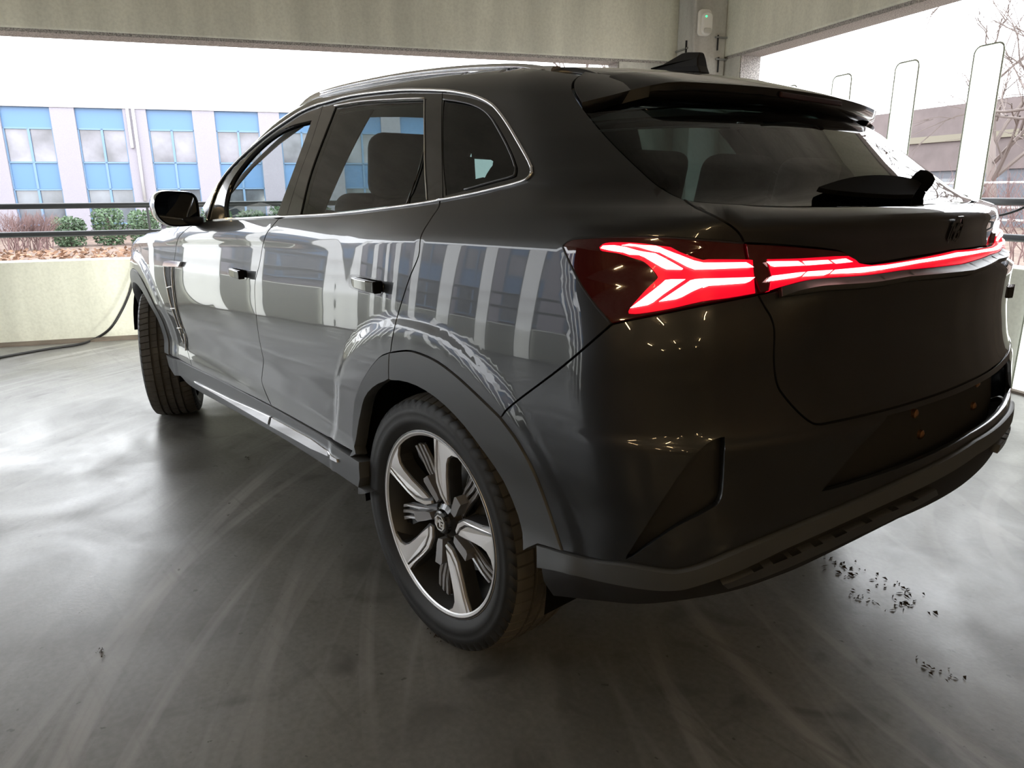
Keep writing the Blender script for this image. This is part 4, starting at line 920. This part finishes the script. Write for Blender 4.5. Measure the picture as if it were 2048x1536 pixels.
# headlamps, lit: they wash the parapet in front of the car
for s in (1, -1):
    hl = panel('headlamp', np.array([(s*.40, .70), (s*.68, .72), (s*.68, .78), (s*.40, .755)]), mat('headlamp_lens', (.8, .8, .8), .2, emis=(1, .97, .92), estr=3) if 'headlamp_lens' not in bpy.data.materials else bpy.data.materials['headlamp_lens'], both=False, fn=surf_front, off=.004, depth=.006, gap=0, grid=.05)[0]
    ld = bpy.data.lights.new('headlamp_beam', 'SPOT'); ld.energy = 45; ld.spot_size = math.radians(105); ld.spot_blend = 1.; ld.shadow_soft_size = .06; ld.color = (1, .97, .88)
    lo = bpy.data.objects.new('headlamp_beam', ld); COL.objects.link(lo); lo.location = (3.80, s*.58, .74); lo.rotation_euler = (math.radians(84), 0, math.radians(-90)); lo.parent = car
# ------------------------------------------------------------------ outside
gr = mk('ground', [(-60, -60, -.15), (60, -60, -.15), (60, 60, -.15), (-60, 60, -.15)], [(0, 1, 2, 3)], M['ground']); gr['kind'] = 'structure'
M['roughcast'] = mat('pale_roughcast', (.27, .255, .29), .9, noise=(60, .10), bump=(80, .4))
M['bluepanel'] = mat('sky_blue_panel', (.085, .18, .33), .35)
M['blueframe'] = mat('blue_window_frame', (.13, .22, .34), .45)
def pane_mat(name, base, rough=.08):
    return mat(name, base, rough, 0, spec=.8, noise=(.9, .6))
M['pane_hi'] = pane_mat('upper_pane', (.15, .145, .17)); M['pane_lo'] = pane_mat('lower_pane', (.10, .11, .125))
M['white'] = mat('white_painted_metal', (.5, .5, .5), .5)
def facade(name, a, b0, nb, label, rotT=None, zb=-.3):
    T = rotT or (lambda d, s, z: RM(a+d, s, z))
    r = empty(name, T(0, b0, zb)); tag(r, label, 'building')
    bay, pil = 2.15, .71; L_ = nb*bay
    MB().box(.35, 8, b0-.4, b0+L_+.4, zb, 4.0, T).build('wall', M['roughcast'], r)
    pm = None
    for k in range(nb+1):
        s = b0+k*bay; o = MB().box(0, .40, s, s+pil, zb, 4.03, T).build('pilaster', M['roughcast'], r)
    for k in range(nb):
        s0 = b0+k*bay+pil; s1 = b0+(k+1)*bay; mid = (s0+s1)/2
        MB().box(.10, .36, s0, s1, 3.36, 4.02, T).build('blue_panel', M['bluepanel'], r)
        wn = MB(); 
        for z in (zb+.55, 1.40, 2.27, 3.34): wn.box(.08, .36, s0, s1, z-.025, z+.025, T)
        wn.box(.08, .36, mid-.035, mid+.035, zb+.55, 3.36, T); wn.box(.08, .36, s0, s0+.04, zb+.55, 3.36, T); wn.box(.08, .36, s1-.04, s1, zb+.55, 3.36, T)
        wo = wn.build('window', M['blueframe'], r)
        for (c0, c1) in ((s0+.04, mid-.035), (mid+.035, s1-.04)):
            MB().box(.14, .35, c0, c1, 2.30, 3.31, T).build('pane', M['pane_hi'], wo)
            MB().box(.12, .35, c0, c1, 1.43, 2.24, T).build('blue_panel', M['bluepanel'], wo)
            MB().box(.14, .35, c0, c1, zb+.58, 1.37, T).build('pane', M['pane_lo'], wo)
    MB().box(-.03, .5, b0-.4, b0+L_+.4, 4.0, 4.06, T).build('roof_edge', M['white'], r)
    MB().tube([T(-.06, b0+bay*5.177, 4.2), T(-.06, b0+bay*5.177, 1.0)], .05, 8).build('downpipe', M['white'], r, smooth=True)
    MB().box(-.10, 0, b0+bay*5.235, b0+bay*5.275, 2.75, 4.3, T).build('duct', M['white'], r)
    for q in (5.72, 5.32, 4.8, 4.5, 3.2, 1.5): MB().box(.8, 1.6, b0+bay*q, b0+bay*q+.35, 4.05, 4.24, T).build('roof_unit', M['galv'], r)
    MB().tube([T(.5, b0, 4.22), T(.5, b0+bay*3.8, 4.22)], .012, 6).build('roof_rail', M['galv'], r)
    return r
facade('office_building', 26., 8.13-.72-2.15*6+.01, 9, 'pale roughcast office building with sky blue window bays beyond the front parapet')
facade('office_building', 0, -6., 16, 'pale roughcast office building with blue window bays beyond the far left parapet', rotT=lambda d, s, z: RM(s, 22.+d, z))
# brown long building and fence on the right
M['brown'] = mat('brown_cladding', (.115, .092, .09), .8, noise=(1.5, .15)); M['greyband'] = mat('grey_blue_band', (.085, .09, .105), .6)
bb = empty('brown_building', RM(18, -24, -.15)); tag(bb, 'long flat brown building far beyond the white posts', 'building')
MB().box(6, 40, -34, -24, 1.9, 4.35, RM).build('upper_wall', M['brown'], bb); MB().box(6, 40, -34, -23.9, 3.0, 3.25, RM).build('cornice', mat('ochre_band', (.16, .145, .11), .8), bb); MB().box(6.1, 40, -34, -24.1, -.15, 1.9, RM).build('lower_wall', M['greyband'], bb)
for k in range(6): MB().box(8+k*5, 11+k*5, -24.14, -24.05, .3, 1.6, RM).build('window', M['pane_lo'], bb)
fe = empty('white_fence', RM(12, -14, -.15)); tag(fe, 'white rail fence in front of the brown building', 'fence')
for z in (.55, .82, 1.35): MB().tube([RM(3, -14, z), RM(26, -14, z)], .025, 6).build('rail', M['white'], fe)
for k in range(12): MB().box(3+k*2, 3.05+k*2, -14.03, -13.97, -.15, 1.4, RM).build('fence_post', M['white'], fe)
# shrubs
def leaf_cloud(name, m, parent, c, size, n, ls, seed, shape='hedge'):
    r = np.random.default_rng(seed); P = r.uniform(-1, 1, (n*2, 3)); P = P[np.sum(np.abs(P)**(4 if shape == 'hedge' else 2), 1) < 1][:n]
    k = len(P); P = np.array(c)+P*np.array(size); A = r.normal(size=(k, 3)); A /= np.linalg.norm(A, axis=1)[:, None]; B = np.cross(A, r.normal(size=(k, 3))); B /= np.linalg.norm(B, axis=1)[:, None]
    s = ls*r.uniform(.6, 1.3, (k, 1)); V = np.stack([P-A*s, P+B*s*.5, P+A*s, P-B*s*.5], 1).reshape(-1, 3)
    o = mk(name, V, [(4*i, 4*i+1, 4*i+2, 4*i+3) for i in range(k)], m, parent); return o
def twigs(mb, p, d, ln, r, depth, rg, spread=.55):
    q = p+d*ln; mb.tube([p, (p+q)/2+rg.normal(size=3)*ln*.05, q], [r, r*.85, r*.65], 4 if depth < 3 else 5, False)
    if depth <= 0: return
    for k in range(rg.integers(2, 4)):
        nd = d+rg.normal(size=3)*spread; nd[2] += .12; nd /= np.linalg.norm(nd); twigs(mb, p+d*ln*rg.uniform(.55, 1.), nd, ln*rg.uniform(.6, .85), r*.6, depth-1, rg, spread)
M['bark'] = mat('bare_bark', (.13, .105, .095), .9); M['twig'] = mat('reddish_twig', (.16, .10, .095), .9)
M['hedge'] = mat('evergreen_leaf', (.07, .115, .06), .7, noise=(2., .4)); M['dry'] = mat('dry_orange_leaf', (.19, .11, .07), .9, noise=(3, .5))
def shrub_twiggy(a, b, h, n, seed, label):
    rg = np.random.default_rng(seed); t = empty('twiggy_shrub', RM(a, b, -.15)); tag(t, label, 'shrub', 'bare shrubs beyond the parapet'); mb = MB()
    for k in range(n):
        d = np.array([rg.normal()*.2, rg.normal()*.2, 1.]); d /= np.linalg.norm(d); twigs(mb, np.array(RM(a+rg.normal()*.25, b+rg.uniform(-.5, .5), -.15)), d, h*.38, .012, 3, rg, .30)
    mb.build('twigs', M['twig'], t)['kind'] = 'stuff'
def shrub_green(a, b, w_, h, n, seed, label):
    t = empty('evergreen_shrub', RM(a, b, -.15)); tag(t, label, 'shrub', 'evergreen shrubs beyond the parapet')
    leaf_cloud('foliage', M['hedge'], t, RM(a, b, h/2-.15), (w_/2, w_/2, h/2), n, .05, seed); MB().tube([RM(a, b, -.15), RM(a, b, h*.6)], .04, 6).build('stem', M['bark'], t)
for k, (a, b) in enumerate(((19.6, 11.6), (19.3, 9.55), (19.5, 7.5))): shrub_twiggy(a, b, 1.1-.1*(k % 2), 64, 30+k, 'reddish bare shrub in front of the office building')
for k, (a, b, w_, h) in enumerate(((20.6, 6.8, .82, .8), (20.8, 5.85, .82, 1.05), (20.6, 4.9, .82, .95), (20.8, 3.95, .82, 1.1), (20.7, 3.0, .82, 1.0), (20.8, 2.05, .82, .9), (20.7, 1.1, .82, 1.1), (20.8, .15, .82, 1.), (20.7, -.8, .82, 1.05))): shrub_green(a, b, w_, h, 1500, 50+k, 'clipped evergreen shrub in front of the office building')
r = np.random.default_rng(5); k = 9000; P = np.stack([r.uniform(6, 18, k), r.uniform(-4, 13, k), np.full(k, -.13)], -1)
P = np.array([RM(*p) for p in P])+np.stack([np.zeros(k), np.zeros(k), r.uniform(0, .10, k)], -1); A = r.normal(size=(k, 3)); A[:, 2] *= .4; A /= np.linalg.norm(A, axis=1)[:, None]; B = np.cross(A, r.normal(size=(k, 3))); B /= np.linalg.norm(B, axis=1)[:, None]
V = np.stack([P-A*.07, P+B*.035, P+A*.07, P-B*.035], 1).reshape(-1, 3)
tag(mk('fallen_leaves', V, [(4*i, 4*i+1, 4*i+2, 4*i+3) for i in range(k)], M['dry']), 'carpet of dry orange leaves beyond the front parapet', 'leaves', kind='stuff')
def tree(a, b, h, seed, label):
    rg = np.random.default_rng(seed); t = empty('bare_tree', RM(a, b, -.15)); tag(t, label, 'tree', 'bare winter trees'); mb = MB()
    p = np.array(RM(a, b, -.15)); top = p+np.array([rg.normal()*.3, rg.normal()*.3, h*.32]); MB().tube([p, (p+top)/2, top], [.16, .13, .10], 8).build('trunk', M['bark'], t, smooth=True)
    for k in range(5):
        d = np.array([rg.normal()*.55, rg.normal()*.55, .9]); d /= np.linalg.norm(d); twigs(mb, top-np.array([0, 0, h*.05*k]), d, h*.24, .065, 5, rg, .5)
    mb.build('branches', M['bark'], t)['kind'] = 'stuff'
tree(13.0, -17.5, 8.5, 3, 'bare winter tree behind the white rail fence'); tree(4.5, -9.5, 7., 4, 'bare winter tree close outside the white posts'); tree(20.0, -9.5, 9., 6, 'bare winter tree behind the corner column'); 
for k, (a, b) in enumerate(((7.5, -9.5), (10., -10.5), (5.2, -8.5), (12.5, -12))): shrub_twiggy(a, b, 1.9, 16, 80+k, 'bare brown shrub beyond the white posts')
